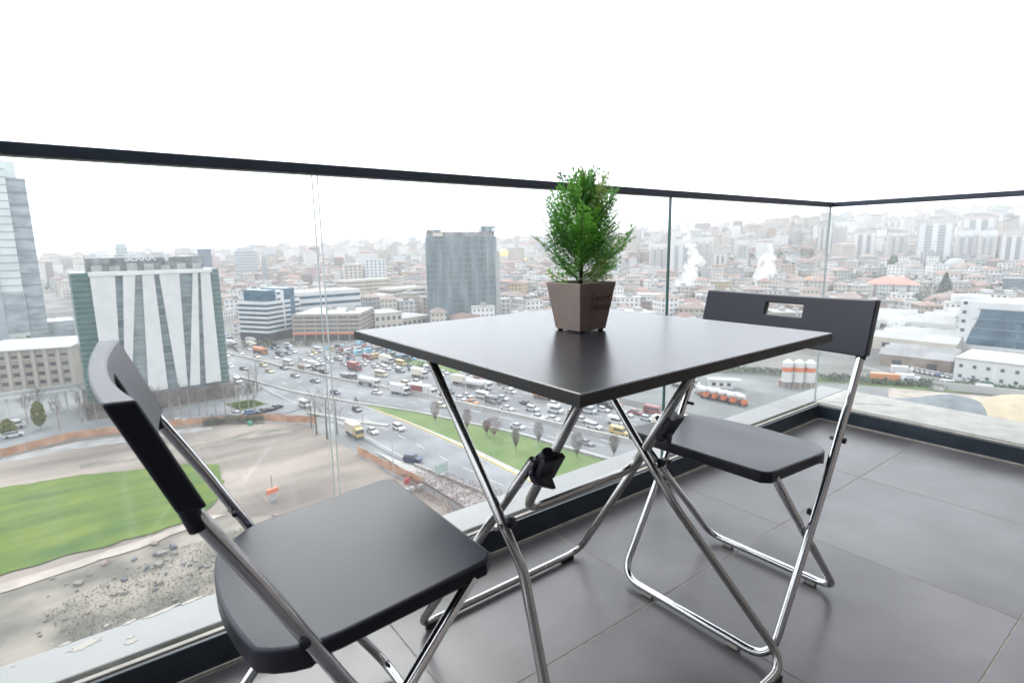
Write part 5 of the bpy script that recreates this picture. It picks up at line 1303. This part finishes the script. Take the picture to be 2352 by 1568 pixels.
# lamp posts and sign frame
def lamp(px, py, top, label, arm=1):
    p = G(px, py); h_ = ztop(p, px, top)-GZ
    t = thing('street_lamp', label, 'street lamp', (p.x, p.y, GZ+.3), .4)
    mb = MB(); mb.tube([(0, 0, 0), (0, 0, h_)], [.14, .08], 8); mb.obj('pole', m_conc, t)
    for s_ in ((-1, 1) if arm == 2 else (1,)):
        mb = MB(); mb.tube([(0, 0, h_), (s_*.8, 0, h_+.3), (s_*1.7, 0, h_+.35)], .05, 6); mb.obj('arm', m_conc, t)
        mb = MB(); mb.box(s_*1.7-.35, s_*1.7+.35, -.14, .14, h_+.27, h_+.40); mb.obj('lamp_head', m_conc, t)
lamp(905, 1100, 1003, 'slim street lamp between the yellow truck and the orange fence')
lamp(834, 980, 955, 'short street lamp right of the yellow truck')
for (px, py, tp, lb) in ((1070, 905, 850, 'left'), (1280, 940, 880, 'right')): lamp(px, py, tp, f'tall double street lamp on the highway median, {lb} one seen under the table', 2)
p = G(1015, 1112); t = thing('sign_gantry', 'pale framed road sign standing in the purplish brush', 'road sign', (p.x, p.y, GZ+.3), .2)
for x_ in (-1.7, 1.7): mb = MB(); mb.tube([(x_, 0, 0), (x_, 0, 4.6)], .09, 6); mb.obj('post', m_roofw, t)
mb = MB(); mb.box(-1.8, 1.8, -.06, .06, 4.5, 4.65); mb.obj('crossbar', m_roofw, t)
mb = MB(); mb.box(-1.6, 1.5, -.05, .05, 2.4, 4.3); mb.obj('sign_panel', mat('sign_sage', (.28, .36, .33), rough=.6), t)
# small orange and white survey hut on the lot
p = G(628, 1152); t = thing('marker_post', 'small white post with an orange board on the dirt lot', 'marker', (p.x, p.y, GZ+.32), .3)
mb = MB(); mb.box(-.6, .6, -.3, .3, 0, 1.7); mb.obj('white_base', m_roofw, t)
mb = MB(); mb.box(-1.1, 1.1, -.35, .35, 1.7, 2.6); mb.obj('orange_board', m_orange, t)
mb = MB(); mb.tube([(0, 0, 2.6), (0, 0, 5.4)], .08, 6); mb.obj('pole', m_brown, t)
for (px, py, sx, m_, lab) in ((868, 1058, 1.6, mat('teal_box', (.05, .22, .19), rough=.6), 'teal box by the short orange fence'), (883, 1070, 1.6, m_orange, 'orange box by the short orange fence'), (575, 977, 2.4, mat('green_box', (.03, .22, .13), rough=.6), 'green tarpaulin bundle at the end of the hedge'), (935, 1135, 1.1, m_roofw, 'leftmost white sack by the bare brush'), (948, 1131, 1.0, m_roofw, 'middle white sack by the bare brush'), (966, 1126, 1.4, m_roofw, 'rightmost white sack by the bare brush'), (935, 1112, 1.3, mat('red_tarp', (.45, .05, .06), rough=.7), 'red cloth lying in the bare brush')):
    p = G(px, py); mb = MB(); mb.box(-sx/2, sx/2, -.5, .5, 0, .8); mb.box(-sx/2.6, sx/2.4, -.4, .4, .8, 1.05)
    o = bevel(mb.obj('bundle', m_, loc=(p.x, p.y, GZ+.32)), .2, 2); o.rotation_euler.z = random.uniform(0, 3); tag(o, lab, 'bundle')
# ================================================================== VEHICLES
m_tyre = mat('tyre', (.02, .02, .02), rough=.8)
m_cg = mat('car_glass', (.03, .035, .04), rough=.1)
def paint(n_, c_): return mat('paint_'+n_.replace(' ', '_'), c_, rough=.28, spec=.6)
PAINT = {'white': (.50, .50, .50), 'silver': (.42, .43, .44), 'grey': (.17, .175, .18), 'black': (.025, .026, .03), 'red': (.22, .06, .055), 'blue': (.08, .14, .27), 'yellow': (.44, .34, .14), 'orange': (.50, .19, .07), 'dark blue': (.02, .04, .10), 'beige': (.50, .44, .34), 'sky blue': (.22, .45, .58), 'brown': (.20, .12, .08), 'cream': (.60, .56, .46), 'green': (.05, .20, .12)}
def loft(mb, prof, w0, w1, mi=0):
    """side profile [(x, z)] extruded across, upper points pulled in"""
    zs_ = [z for _, z in prof]; za, zb = min(zs_), max(zs_); n = len(prof)
    wf = lambda z: w0+(w1-w0)*(z-za)/(zb-za)
    vs = [(x, -wf(z), z) for x, z in prof]+[(x, wf(z), z) for x, z in prof]
    mb.add(vs, [tuple(range(n)), tuple(range(2*n-1, n-1, -1))]+[(i, n+i, n+(i+1) % n, (i+1) % n) for i in range(n)], mi)
def wheels(xs_, w_, r_=.33):
    out = []
    for x in xs_:
        for s_ in (-1, 1): mb = MB(); mb.tube([(x, s_*(w_-.12), r_), (x, s_*(w_+.04), r_)], r_, 10); out.append(mb.mesh('wheel', m_tyre))
    return out
def parts_for(kind):
    B_, G_, R_ = MB(), MB(), MB(); extra = []
    if kind == 'sedan':
        loft(B_, [(-2.2, .25), (2.2, .25), (2.25, .62), (1.2, .88), (-1.7, .95), (-2.25, .85)], .90, .84); loft(G_, [(-1.6, .94), (1.15, .88), (.45, 1.36), (-.95, 1.38)], .82, .60); loft(R_, [(-.95, 1.36), (.42, 1.34), (.35, 1.45), (-.85, 1.46)], .62, .55); W_ = wheels((-1.35, 1.35), .86)
    elif kind == 'hatchback':
        loft(B_, [(-1.9, .25), (1.9, .25), (1.95, .65), (1.0, .92), (-1.85, 1.0)], .87, .82); loft(G_, [(-1.8, .99), (.98, .91), (.3, 1.42), (-1.45, 1.45)], .80, .60); loft(R_, [(-1.45, 1.43), (.28, 1.40), (.2, 1.52), (-1.35, 1.54)], .62, .54); W_ = wheels((-1.2, 1.25), .83)
    elif kind == 'suv':
        loft(B_, [(-2.2, .35), (2.2, .35), (2.25, .85), (1.2, 1.08), (-2.15, 1.12)], .95, .90); loft(G_, [(-2.1, 1.11), (1.15, 1.07), (.6, 1.62), (-1.9, 1.66)], .88, .70); loft(R_, [(-1.9, 1.64), (.58, 1.60), (.5, 1.74), (-1.8, 1.78)], .72, .64); W_ = wheels((-1.35, 1.4), .92, .38)
    elif kind == 'van':
        loft(B_, [(-2.6, .35), (2.5, .35), (2.6, .95), (1.9, 1.25), (-2.6, 1.25)], .98, .97); loft(G_, [(-1.2, 1.24), (1.9, 1.24), (1.35, 1.85), (-1.2, 1.85)], .95, .90); loft(R_, [(-2.6, 1.26), (-1.2, 1.26), (-1.2, 1.84), (1.3, 1.84), (1.1, 2.25), (-2.55, 2.28)], .97, .84); W_ = wheels((-1.6, 1.7), .94, .36)
    elif kind == 'minibus':
        loft(B_, [(-2.9, .4), (2.9, .4), (3.0, 1.05), (2.5, 1.35), (-2.9, 1.35)], 1.0, .99); loft(G_, [(-2.7, 1.34), (2.5, 1.34), (2.1, 1.95), (-2.7, 1.98)], .985, .94); loft(R_, [(-2.75, 1.96), (2.1, 1.93), (1.8, 2.4), (-2.7, 2.45)], .95, .85); W_ = wheels((-1.9, 2.0), .96, .38)
    elif kind in ('box truck', 'lorry'):
        L_ = 5.2 if kind == 'box truck' else 8.6
        loft(B_, [(L_/2, .6), (L_/2+2.0, .6), (L_/2+2.1, 1.5), (L_/2+1.7, 2.7), (L_/2+.05, 2.8)], 1.12, 1.02); loft(G_, [(L_/2+1.2, 1.6), (L_/2+2.13, 1.55), (L_/2+1.80, 2.45), (L_/2+1.2, 2.45)], 1.11, 1.05)
        R_.box(-L_/2-.3, L_/2-.15, -1.22, 1.22, 1.0, 3.5); mb = MB(); mb.box(-L_/2-.2, L_/2+1.6, -.5, .5, .6, .98); extra = [('chassis', mb.mesh('chassis', m_tyre))]; W_ = wheels((-L_/2+.8, -L_/2+2.0, L_/2+1.1), 1.08, .5)
    elif kind == 'tank truck':
        loft(B_, [(3.2, .6), (5.2, .6), (5.3, 1.5), (4.9, 2.8), (3.2, 2.9)], 1.12, 1.02); loft(G_, [(4.4, 1.6), (5.33, 1.55), (5.0, 2.5), (4.4, 2.5)], 1.11, 1.05)
        R_.tube([(-5.2, 0, 2.1), (-5.0, 0, 2.1), (2.7, 0, 2.1), (2.9, 0, 2.1)], [.8, 1.2, 1.2, .8], 14); mb = MB(); mb.box(-5.0, 4.6, -.5, .5, .6, .98); extra = [('chassis', mb.mesh('chassis', m_tyre))]; W_ = wheels((-4.2, -3.0, 1.6, 4.3), 1.08, .5)
    elif kind == 'cement mixer':
        loft(B_, [(2.2, .6), (4.2, .6), (4.3, 1.5), (3.9, 2.8), (2.2, 2.9)], 1.12, 1.02); loft(G_, [(3.4, 1.6), (4.33, 1.55), (4.0, 2.5), (3.4, 2.5)], 1.11, 1.05)
        R_.tube([(-3.6, 0, 3.1), (-2.6, 0, 2.9), (-.6, 0, 2.35), (1.0, 0, 2.0), (1.8, 0, 1.9)], [.5, .85, 1.25, 1.2, .6], 14); mb = MB(); mb.box(-3.6, 3.6, -.5, .5, .6, 1.05); mb.box(-3.9, -3.2, -.9, .9, 1.05, 2.2); extra = [('chassis', mb.mesh('chassis', m_orange))]; W_ = wheels((-2.9, -1.7, 3.2), 1.08, .5)
    elif kind == 'dump truck':
        loft(B_, [(2.0, .6), (4.0, .6), (4.1, 1.5), (3.7, 2.7), (2.0, 2.8)], 1.12, 1.02); loft(G_, [(3.2, 1.6), (4.13, 1.55), (3.8, 2.4), (3.2, 2.4)], 1.11, 1.05)
        loft(R_, [(-3.4, 1.1), (1.6, 1.1), (1.8, 2.5), (-3.7, 2.3)], 1.1, 1.22); mb = MB(); mb.box(-3.2, 3.4, -.5, .5, .6, 1.05); extra = [('chassis', mb.mesh('chassis', m_tyre))]; W_ = wheels((-2.6, -1.4, 3.0), 1.08, .5)
    return B_, G_, R_, extra, W_
VC = {}
RN2 = {'box truck': 'cargo_box', 'lorry': 'cargo_box', 'tank truck': 'tank', 'cement mixer': 'drum', 'dump truck': 'tipper_body'}
def vehicle(kind, col, x, y, rz, label, group, col2=None, z=.16, near=True, cat=None, scale=1.0):
    kk = kind
    if kk not in VC: VC[kk] = parts_for(kind)
    B_, G_, R_, extra, W_ = VC[kk]
    key = (kk, col, col2)
    if key not in VC:
        pm = paint(col, PAINT[col]); pr_ = paint(col2, PAINT[col2]) if col2 else pm
        VC[key] = (B_.mesh('body', pm), G_.mesh('windows', m_cg), R_.mesh('roof', pr_))
        for me in VC[key][:1]+VC[key][2:]: me.polygons.foreach_set('use_smooth', [False]*len(me.polygons))
    b_, g_, r_ = VC[key]
    cat = cat or {'sedan': 'car', 'hatchback': 'car', 'suv': 'car', 'van': 'van', 'minibus': 'minibus'}.get(kind, 'truck')
    t = thing(cat.replace(' ', '_') if kind not in ('cement mixer', 'tank truck', 'dump truck') else kind.replace(' ', '_'), label, cat, (x, y, GZ+z), rz, group); t.scale = (scale,)*3
    inst('body', b_, t); inst('windows', g_, t); inst(RN2.get(kind, 'roof'), r_, t)
    if near:
        for wm_ in W_: inst('wheel', wm_, t)
    for n_, m_ in extra: inst(n_, m_, t)
    return t
def lane_pt(ta, tb_, f, y):
    x = hwx(ta, y)*(1-f)+hwx(tb_, y)*f; x2 = hwx(ta, y-4)*(1-f)+hwx(tb_, y-4)*f
    return x, math.atan2(-4, x2-x)
rn = random.Random(21)
USED = {}
def uniq(lab, follow):
    n_ = USED.get(lab, 0); USED[lab] = n_+1
    return lab
ORD = ['first', 'second', 'third', 'fourth', 'fifth', 'sixth', 'seventh']
placed = []
# hand placed vehicles that can be recognised
def put(px, py, kind, col, label, dirn='h', col2=None, z=.16, rz=None, cat=None):
    p = G(px, py); y = p.y
    if rz is None:
        ta = {'h': (NEAR, FAR), 'f': (FRW, FRE)}[dirn]; x1, x2 = hwx(ta[0], y), hwx(ta[0], y-6); x3, x4 = hwx(ta[1], y), hwx(ta[1], y-6); rz = math.atan2(-6, ((x2-x1)+(x4-x3))/2)
    vehicle(kind, col, p.x, p.y, rz, label, 'vehicles on the highway' if dirn == 'h' else None, col2, z, cat=cat); placed.append((p.x, p.y, 7 if kind in ('lorry', 'tank truck', 'box truck', 'dump truck') else 4))
put(848, 886, 'tank truck', 'white', 'long white tank truck, the largest lorry in the jam', col2='white')
put(800, 872, 'dump truck', 'grey', 'dark grey tipper lorry right behind the long white tank truck', col2='grey')
put(915, 905, 'box truck', 'white', 'white box truck ahead of the long white tank truck', col2='white')
put(968, 906, 'lorry', 'white', 'white lorry with a red side panel', col2='white')
q_ = [o for o in C.objects if o.get('label') == 'white lorry with a red side panel'][0]
for s_ in (-1, 1): mb = MB(); mb.box(-3.9, 1.6, s_*1.24-.012, s_*1.24+.012, 1.3, 3.2); mb.obj('red_side_panel', paint('red', PAINT['red']), q_)
put(812, 850, 'box truck', 'red', 'dark red box truck in the jam left of the table leg', col2='red')
put(865, 905, 'sedan', 'white', 'white car beside the cab of the long white tank truck')
put(960, 866, 'box truck', 'white', 'white covered truck in the far lanes left of the table leg', col2='cream')
put(1055, 882, 'box truck', 'white', 'cream box truck just right of the left table leg', col2='cream')
put(700, 852, 'dump truck', 'white', 'white truck with a sand brown tipper body', col2='brown')
put(598, 812, 'tank truck', 'orange', 'bright orange tank truck at the left end of the highway', col2='orange')
put(662, 838, 'minibus', 'white', 'white minibus left of the pale glass joint')
put(605, 842, 'hatchback', 'yellow', 'yellow taxi on the near carriageway at the left')
put(560, 850, 'sedan', 'black', 'black car with lit headlamps near the striped block')
put(652, 848, 'sedan', 'black', 'black car on the near carriageway left of the tipper truck')
put(678, 866, 'sedan', 'grey', 'grey car on the near carriageway below the tipper truck')
put(724, 878, 'sedan', 'grey', 'dark grey car on the near carriageway by the pale glass joint')
put(720, 848, 'box truck', 'white', 'white truck immediately left of the pale glass joint', col2='white')
put(1085, 928, 'sedan', 'orange', 'orange taxi under the table')
put(1110, 915, 'minibus', 'white', 'white minibus beside the orange taxi')
put(1100, 893, 'tank truck', 'white', 'white tanker behind the white minibus', col2='white')
put(1085, 878, 'sedan', 'white', 'white car near the small red car under the table')
put(1098, 874, 'hatchback', 'red', 'small red car under the table')
put(1243, 915, 'box truck', 'orange', 'orange fronted truck half hidden by the table corner', col2='orange')
put(1165, 942, 'sedan', 'white', 'white car with dark windows right of the orange taxi')
put(1275, 948, 'van', 'white', 'white van under the front corner of the table')
put(1236, 962, 'sedan', 'white', 'white car in the front row of the jam between the table legs')
put(1270, 966, 'sedan', 'white', 'white car ahead of the jam between the table legs')
put(1365, 985, 'suv', 'white', 'white off-roader right of the middle table tube')
put(1415, 975, 'van', 'white', 'white delivery van left of the right table legs')
put(1345, 1022, 'sedan', 'grey', 'greenish grey car on the near carriageway between the table legs')
put(770, 905, 'hatchback', 'dark blue', 'dark blue car on the empty near lanes right of the pale glass joint')
put(916, 988, 'suv', 'white', 'white off-roader on the slip road', 'f', z=.22)
put(820, 945, 'hatchback', 'black', 'black car with red tail lamps entering the slip road', 'f', z=.22)
put(812, 1000, 'box truck', 'yellow', 'yellow cabbed box truck parked by the bare trees', 'f', col2='beige', z=.24)
put(855, 995, 'sedan', 'white', 'white car parked in front of the yellow cabbed truck', 'f', z=.24)
put(948, 1062, 'suv', 'dark blue', 'dark blue pickup parked by the purplish brush', 'f', z=.36, rz=-.9)
put(700, 935, 'van', 'white', 'white van behind the big bare tree at the glass joint', 'f', z=.24)
put(548, 955, 'sedan', 'white', 'white car parked behind the hedge', 'f', z=.24, rz=.15)
put(577, 952, 'hatchback', 'blue', 'blue car parked at the end of the hedge', 'f', z=.24, rz=.15)
put(410, 972, 'sedan', 'silver', 'silver car behind the orange fence, right of the chair back', 'f', z=.24, rz=.2)
put(608, 948, 'sedan', 'black', 'black car beside the round lawn', 'f', z=.24, rz=.4)
put(635, 940, 'sedan', 'black', 'black car turning into the side street', 'f', z=.24, rz=.6)
put(546, 880, 'van', 'white', 'white van at the right corner of the striped block', 'f', z=.24)
put(28, 985, 'minibus', 'white', 'white and blue van at the left edge behind the fence', 'f', z=.24, rz=.1)
put(32, 1005, 'suv', 'silver', 'silver car at the left edge behind the fence', 'f', z=.24, rz=.1)
put(240, 938, 'minibus', 'white', 'white coach under the footbridge', 'f', z=.24, rz=.1)
p = G(795+8, 912+8) 
# motorcyclist-sized blue scooter box on the empty lanes
mc = G(779, 925); t = thing('scooter', 'blue scooter with rider alone on the near lanes', 'scooter', (mc.x+5, mc.y-2, GZ+.16), -1.2)
mb = MB(); mb.tube([(-.6, 0, .3), (-.6, .06, .3)], .3, 10); mb.obj('wheel', m_tyre, t); mb = MB(); mb.tube([(.6, 0, .3), (.6, .06, .3)], .3, 10); mb.obj('wheel', m_tyre, t)
mb = MB(); loft(mb, [(-.7, .4), (.55, .4), (.7, 1.0), (.45, 1.0), (.2, .62), (-.7, .75)], .18, .14); mb.obj('body', paint('blue', PAINT['blue']), t)
mb = MB(); mb.tube([(-.15, 0, .7), (-.1, 0, 1.1), (0, 0, 1.45)], [.20, .24, .12], 8); dome(mb, .02, 0, 1.5, .15, 1.0, 8, 4); mb.obj('rider', paint('dark blue', PAINT['dark blue']), t)
# the jam
cols = ['white', 'white', 'white', 'white', 'silver', 'silver', 'grey', 'black', 'black', 'dark blue', 'grey', 'silver', 'white', 'red', 'white', 'yellow', 'beige']
kinds = ['sedan', 'sedan', 'hatchback', 'hatchback', 'suv', 'van', 'minibus', 'sedan', 'box truck']
LF = [.11, .25, .39, .53, .67, .80, .93]
SP = [(0, 92, 'right of the table corner'), (92, 130, 'under the table edge'), (130, 170, 'near the left table leg'), (170, 215, 'left of the table'), (215, 280, 'left of the glass joint'), (280, 400, 'far left end')]
for li, f in enumerate(LF):
    y = rn.uniform(52, 60)
    while y < 345:
        kind = rn.choice(kinds); col = rn.choice(cols)
        ln = {'box truck': 9, 'van': 6, 'minibus': 6.5}.get(kind, 4.8)
        x, rz = lane_pt(MED, FAR, f, y)
        if kind == 'box truck': col2 = rn.choice(['white', 'cream', 'white', 'cream', 'red', 'blue']); col = 'white'
        else: col2 = None
        gap = rn.uniform(1.8, 6) if y < 250 else rn.uniform(5, 18)
        if all((x-a)**2+(y-b)**2 > (c_+ln*.35)**2 for a, b, c_ in placed) and rn.random() > .06:
            sec = next(t_ for a, b, t_ in SP if a <= y < b)
            nm = {'box truck': f'truck with {col2} box'}.get(kind, {'sedan': 'saloon', 'suv': 'off-roader'}.get(kind, kind))
            vehicle(kind, col, x+rn.uniform(-.25, .25), y, rz+rn.uniform(-.02, .02), f'{nm if kind == "box truck" else col+" "+nm} in the {ORD[li]} lane of the jam, {sec}', 'vehicles on the highway', col2, near=y < 260)
        y += ln+gap
for f, ys2 in ((.30, (64, 118, 262)), (.58, (82, 150, 240)), (.82, (100, 290))):
    for y in ys2:
        x, rz = lane_pt(NEAR, MED, f, y)
        if all((x-a)**2+(y-b)**2 > 49 for a, b, c_ in placed):
            c_ = rn.choice(cols); k_ = rn.choice(['sedan', 'hatchback']); sec = next(t_ for a, b, t_ in SP if a <= y < b)
            vehicle(k_, c_, x, y, rz, f'{c_} {"saloon" if k_ == "sedan" else k_} moving on the near carriageway, {sec}', 'vehicles on the highway')
# crowded car park beyond the highway
pcols = ['white', 'white', 'silver', 'blue', 'sky blue', 'red', 'orange', 'grey', 'black', 'yellow', 'sky blue']
mb = MB()
sheet('car_park', [(100, 246), (88, 282), (84, 300), (128, 285), (140, 236), (132, 205), (112, 212)], m_asph2, .16)
row_n = ['front', 'second', 'third', 'fourth', 'back']
for rI in range(5):
    for k in range(14):
        f = k/13; x = 103+rI*5.6 + (-14)*f + rn.uniform(-.3, .3); y = 222+f*54 + rI*1.6
        if rn.random() < .08: continue
        c_ = rn.choice(pcols); k_ = rn.choice(['sedan', 'hatchback', 'van', 'hatchback'])
        vehicle(k_, c_, x, y, -.25+rn.uniform(-.1, .1), f'{c_} {"saloon" if k_ == "sedan" else k_} in the {row_n[rI]} car park row, {"left" if f > .66 else "middle" if f > .33 else "right"} part of it', 'vehicles in the crowded car park', near=False, z=.2)
# plant yard: cement mixers, lorries, rows of parked cars on the right
for i, (px, py) in enumerate(((1612, 910), (1632, 914), (1652, 918), (1673, 923), (1698, 928))):
    p = G(px, py); vehicle('cement mixer', 'white', p.x, p.y, .95, f'{ORD[i]} cement mixer from the left in the row of five', 'cement mixers', 'white' if i else 'white')
for (px, py, k_, c_, c2, lab) in ((1560, 888, 'box truck', 'white', 'white', 'white truck parked left of the cabin in the plant yard'), (1590, 886, 'van', 'white', None, 'white van parked beyond the mixers'), (2032, 880, 'lorry', 'white', 'orange', 'lorry with an orange load between the right chair tube and the heap'), (2078, 882, 'box truck', 'white', 'white', 'white lorry facing the hedge, right of the orange load'), (2066, 862, 'box truck', 'white', 'white', 'white lorry behind the orange load'), (2180, 888, 'van', 'white', None, 'white van alone before the depot wall'), (2262, 900, 'minibus', 'white', None, 'white bus before the depot wall')):
    p = G(px, py); vehicle(k_, c_, p.x, p.y, -1.1, lab, None, c2, z=.2)
for i in range(9):
    p = G(2096+i*11.5, 852+i*2.2); vehicle('sedan', ['white', 'white', 'silver', 'white', 'white', 'white', 'blue', 'white', 'silver'][i], p.x, p.y, -.9, f'{["white", "white", "silver", "white", "white", "white", "blue", "white", "silver"][i]} car in the row before the dark open shed, {["first", "second", "third", "fourth", "fifth", "sixth", "seventh", "eighth", "ninth"][i]} from the left', 'cars parked before the dark shed')
for i in range(6):
    p = G(2208+i*13, 872+i*3); vehicle('hatchback', ['white', 'silver', 'white', 'black', 'white', 'green'][i], p.x, p.y, -.9, f'{["white", "silver", "white", "black", "white", "green"][i]} car below the two storey depot, {ORD[i]} from the left', 'cars parked below the depot', z=.2)
p = G(1622, 905); 
t = thing('site_cabin', 'flat roofed white cabin in the plant yard behind the mixers', 'cabin', (G(1655, 890).x, G(1655, 890).y, GZ+.15), -.9)
mb = MB(); mb.box(-4, 4, -2, 2, 0, 2.8); mb.obj('wall', m_white, t); mb = MB(); mb.box(-4.6, 6.5, -2.4, 2.4, 2.8, 3.1); mb.obj('roof', m_roofw, t)
for x_ in (-2.5, 0, 2.5): mb = MB(); mb.box(x_-.6, x_+.6, -2.08, -1.98, 1, 2.1); mb.obj('window', m_dark, t)
wall_line('boundary_wall', [(hit(2140, 893).x, hit(2140, 893).y), (hit(2360, 918).x, hit(2360, 918).y)], .5, 2.6, m_roofw, 'pale boundary wall below the white depot', 'wall')
wall_line('boundary_wall', [(hit(1440, 728).x, hit(1440, 728).y), (hit(1720, 732).x, hit(1720, 732).y)], .5, 4, m_cream, 'pale wall seen over the far edge of the table', 'wall')
wall_line('footbridge_rail', [(hit(1970, 845).x, hit(1970, 845).y), (hit(2185, 892).x-8, hit(2185, 892).y)], .4, 1.2, m_conc, 'concrete wall before the row of parked cars', 'wall')

# ================================================================== STEAM AND HAZE
def vol_mat(name, dens, col=(1, 1, 1), aniso=0.0, noise_=False):
    m = bpy.data.materials.new(name); m.use_nodes = True; nt = m.node_tree; nt.nodes.clear()
    o = nt.nodes.new('ShaderNodeOutputMaterial'); v = nt.nodes.new('ShaderNodeVolumePrincipled'); v.inputs['Density'].default_value = dens; v.inputs['Color'].default_value = (*col, 1); v.inputs['Anisotropy'].default_value = aniso
    nt.links.new(v.outputs[0], o.inputs['Volume'])
    return m
def steam_mat(name, lo, hi, cap):
    m = bpy.data.materials.new(name); m.use_nodes = True; nt = m.node_tree; nt.nodes.clear(); N = nt.nodes.new; K = nt.links.new
    o = N('ShaderNodeOutputMaterial'); d = N('ShaderNodeBsdfDiffuse'); d.inputs[0].default_value = (.93, .94, .95, 1); t = N('ShaderNodeBsdfTranslucent'); t.inputs[0].default_value = (.95, .95, .96, 1)
    a = N('ShaderNodeMixShader'); a.inputs[0].default_value = .5; K(d.outputs[0], a.inputs[1]); K(t.outputs[0], a.inputs[2])
    g = N('ShaderNodeNewGeometry'); n = N('ShaderNodeTexNoise'); n.inputs['Scale'].default_value = .16; n.inputs['Detail'].default_value = 6; K(g.outputs['Position'], n.inputs['Vector'])
    mr = N('ShaderNodeMapRange'); mr.inputs['From Min'].default_value = lo; mr.inputs['From Max'].default_value = hi; mr.inputs['To Max'].default_value = cap; K(n.outputs['Fac'], mr.inputs[0])
    tr = N('ShaderNodeBsdfTransparent'); mx = N('ShaderNodeMixShader'); K(mr.outputs[0], mx.inputs[0]); K(tr.outputs[0], mx.inputs[1]); K(a.outputs[0], mx.inputs[2]); K(mx.outputs[0], o.inputs['Surface'])
    return m
m_steam = steam_mat('steam', .30, .62, .30)
m_steam2 = steam_mat('steam_thin', .35, .65, .16)
def plume(pts, label, seed):
    """pts: (px, py, radius px) at the distance of the first point"""
    p0 = hit(pts[0][0], pts[0][1]+4); r_ = math.hypot(p0.x-CAMX, p0.y-CAMY); rn = random.Random(seed)
    bm = bmesh.new(); bm2 = bmesh.new(); n_ = len(pts)
    for i, (px, py, rp) in enumerate(pts):
        d = ray(px, py); hd = math.hypot(d.x, d.y); c_ = CP + d*(r_/hd); R_ = rp/FPX*r_*1.15
        for q in range(9):
            o_ = Vector((rn.gauss(0, .42), rn.gauss(0, .42), rn.gauss(0, .38)))*R_
            tgt = bm if i < n_*.75 else bm2
            bmesh.ops.create_icosphere(tgt, subdivisions=2, radius=R_*rn.uniform(.22, .60), matrix=Matrix.Translation(c_+o_))
    res = []
    for b_, m_, nm in ((bm, m_steam, 'steam_plume'), (bm2, m_steam2, 'thin_steam')):
        me = bpy.data.meshes.new(nm); b_.to_mesh(me); b_.free(); me.materials.append(m_)
        o = bpy.data.objects.new(nm, me); C.objects.link(o)
        dm = o.modifiers.new('puff', 'DISPLACE'); tx = bpy.data.textures.new(nm, 'CLOUDS'); tx.noise_scale = 5.0; tx.noise_depth = 3; dm.texture = tx; dm.strength = 2.4; dm.mid_level = .45; dm.texture_coords = 'GLOBAL'
        res.append(o)
    tag(res[0], label, 'steam', kind='thing'); res[1].parent = res[0]
plume([(1562, 694, 7), (1562, 680, 13), (1566, 664, 17), (1574, 648, 19), (1580, 632, 16), (1592, 615, 16), (1598, 598, 14), (1596, 582, 10), (1586, 566, 8), (1578, 548, 7), (1572, 530, 6)], 'tall white steam plume right of the green glass joint', 1)
plume([(1740, 678, 12), (1742, 664, 17), (1750, 648, 19), (1754, 632, 19), (1772, 622, 14), (1760, 606, 15), (1764, 590, 11), (1766, 576, 9), (1768, 562, 6)], 'tall white steam plume rising behind the right hand chair', 2)
plume([(2050, 752, 12), (2066, 742, 14), (2048, 728, 12), (2036, 716, 10)], 'low steam cloud over the pale factory shed', 3)
plume([(2160, 748, 14), (2178, 736, 14), (2190, 722, 10)], 'low steam cloud left of the blue glass hall', 4)
plume([(566, 636, 4), (572, 622, 7), (580, 612, 9), (592, 606, 9)], 'thin steam drifting below the wide pale tower', 5)

hz = MB(); hz.box(-7000, 7000, -7000, 7000, GZ-2.0, 125.0)
ho = hz.obj('haze', vol_mat('haze_air', 0.00030, (0.96, 0.97, 1.0))); tag(ho, kind='stuff')
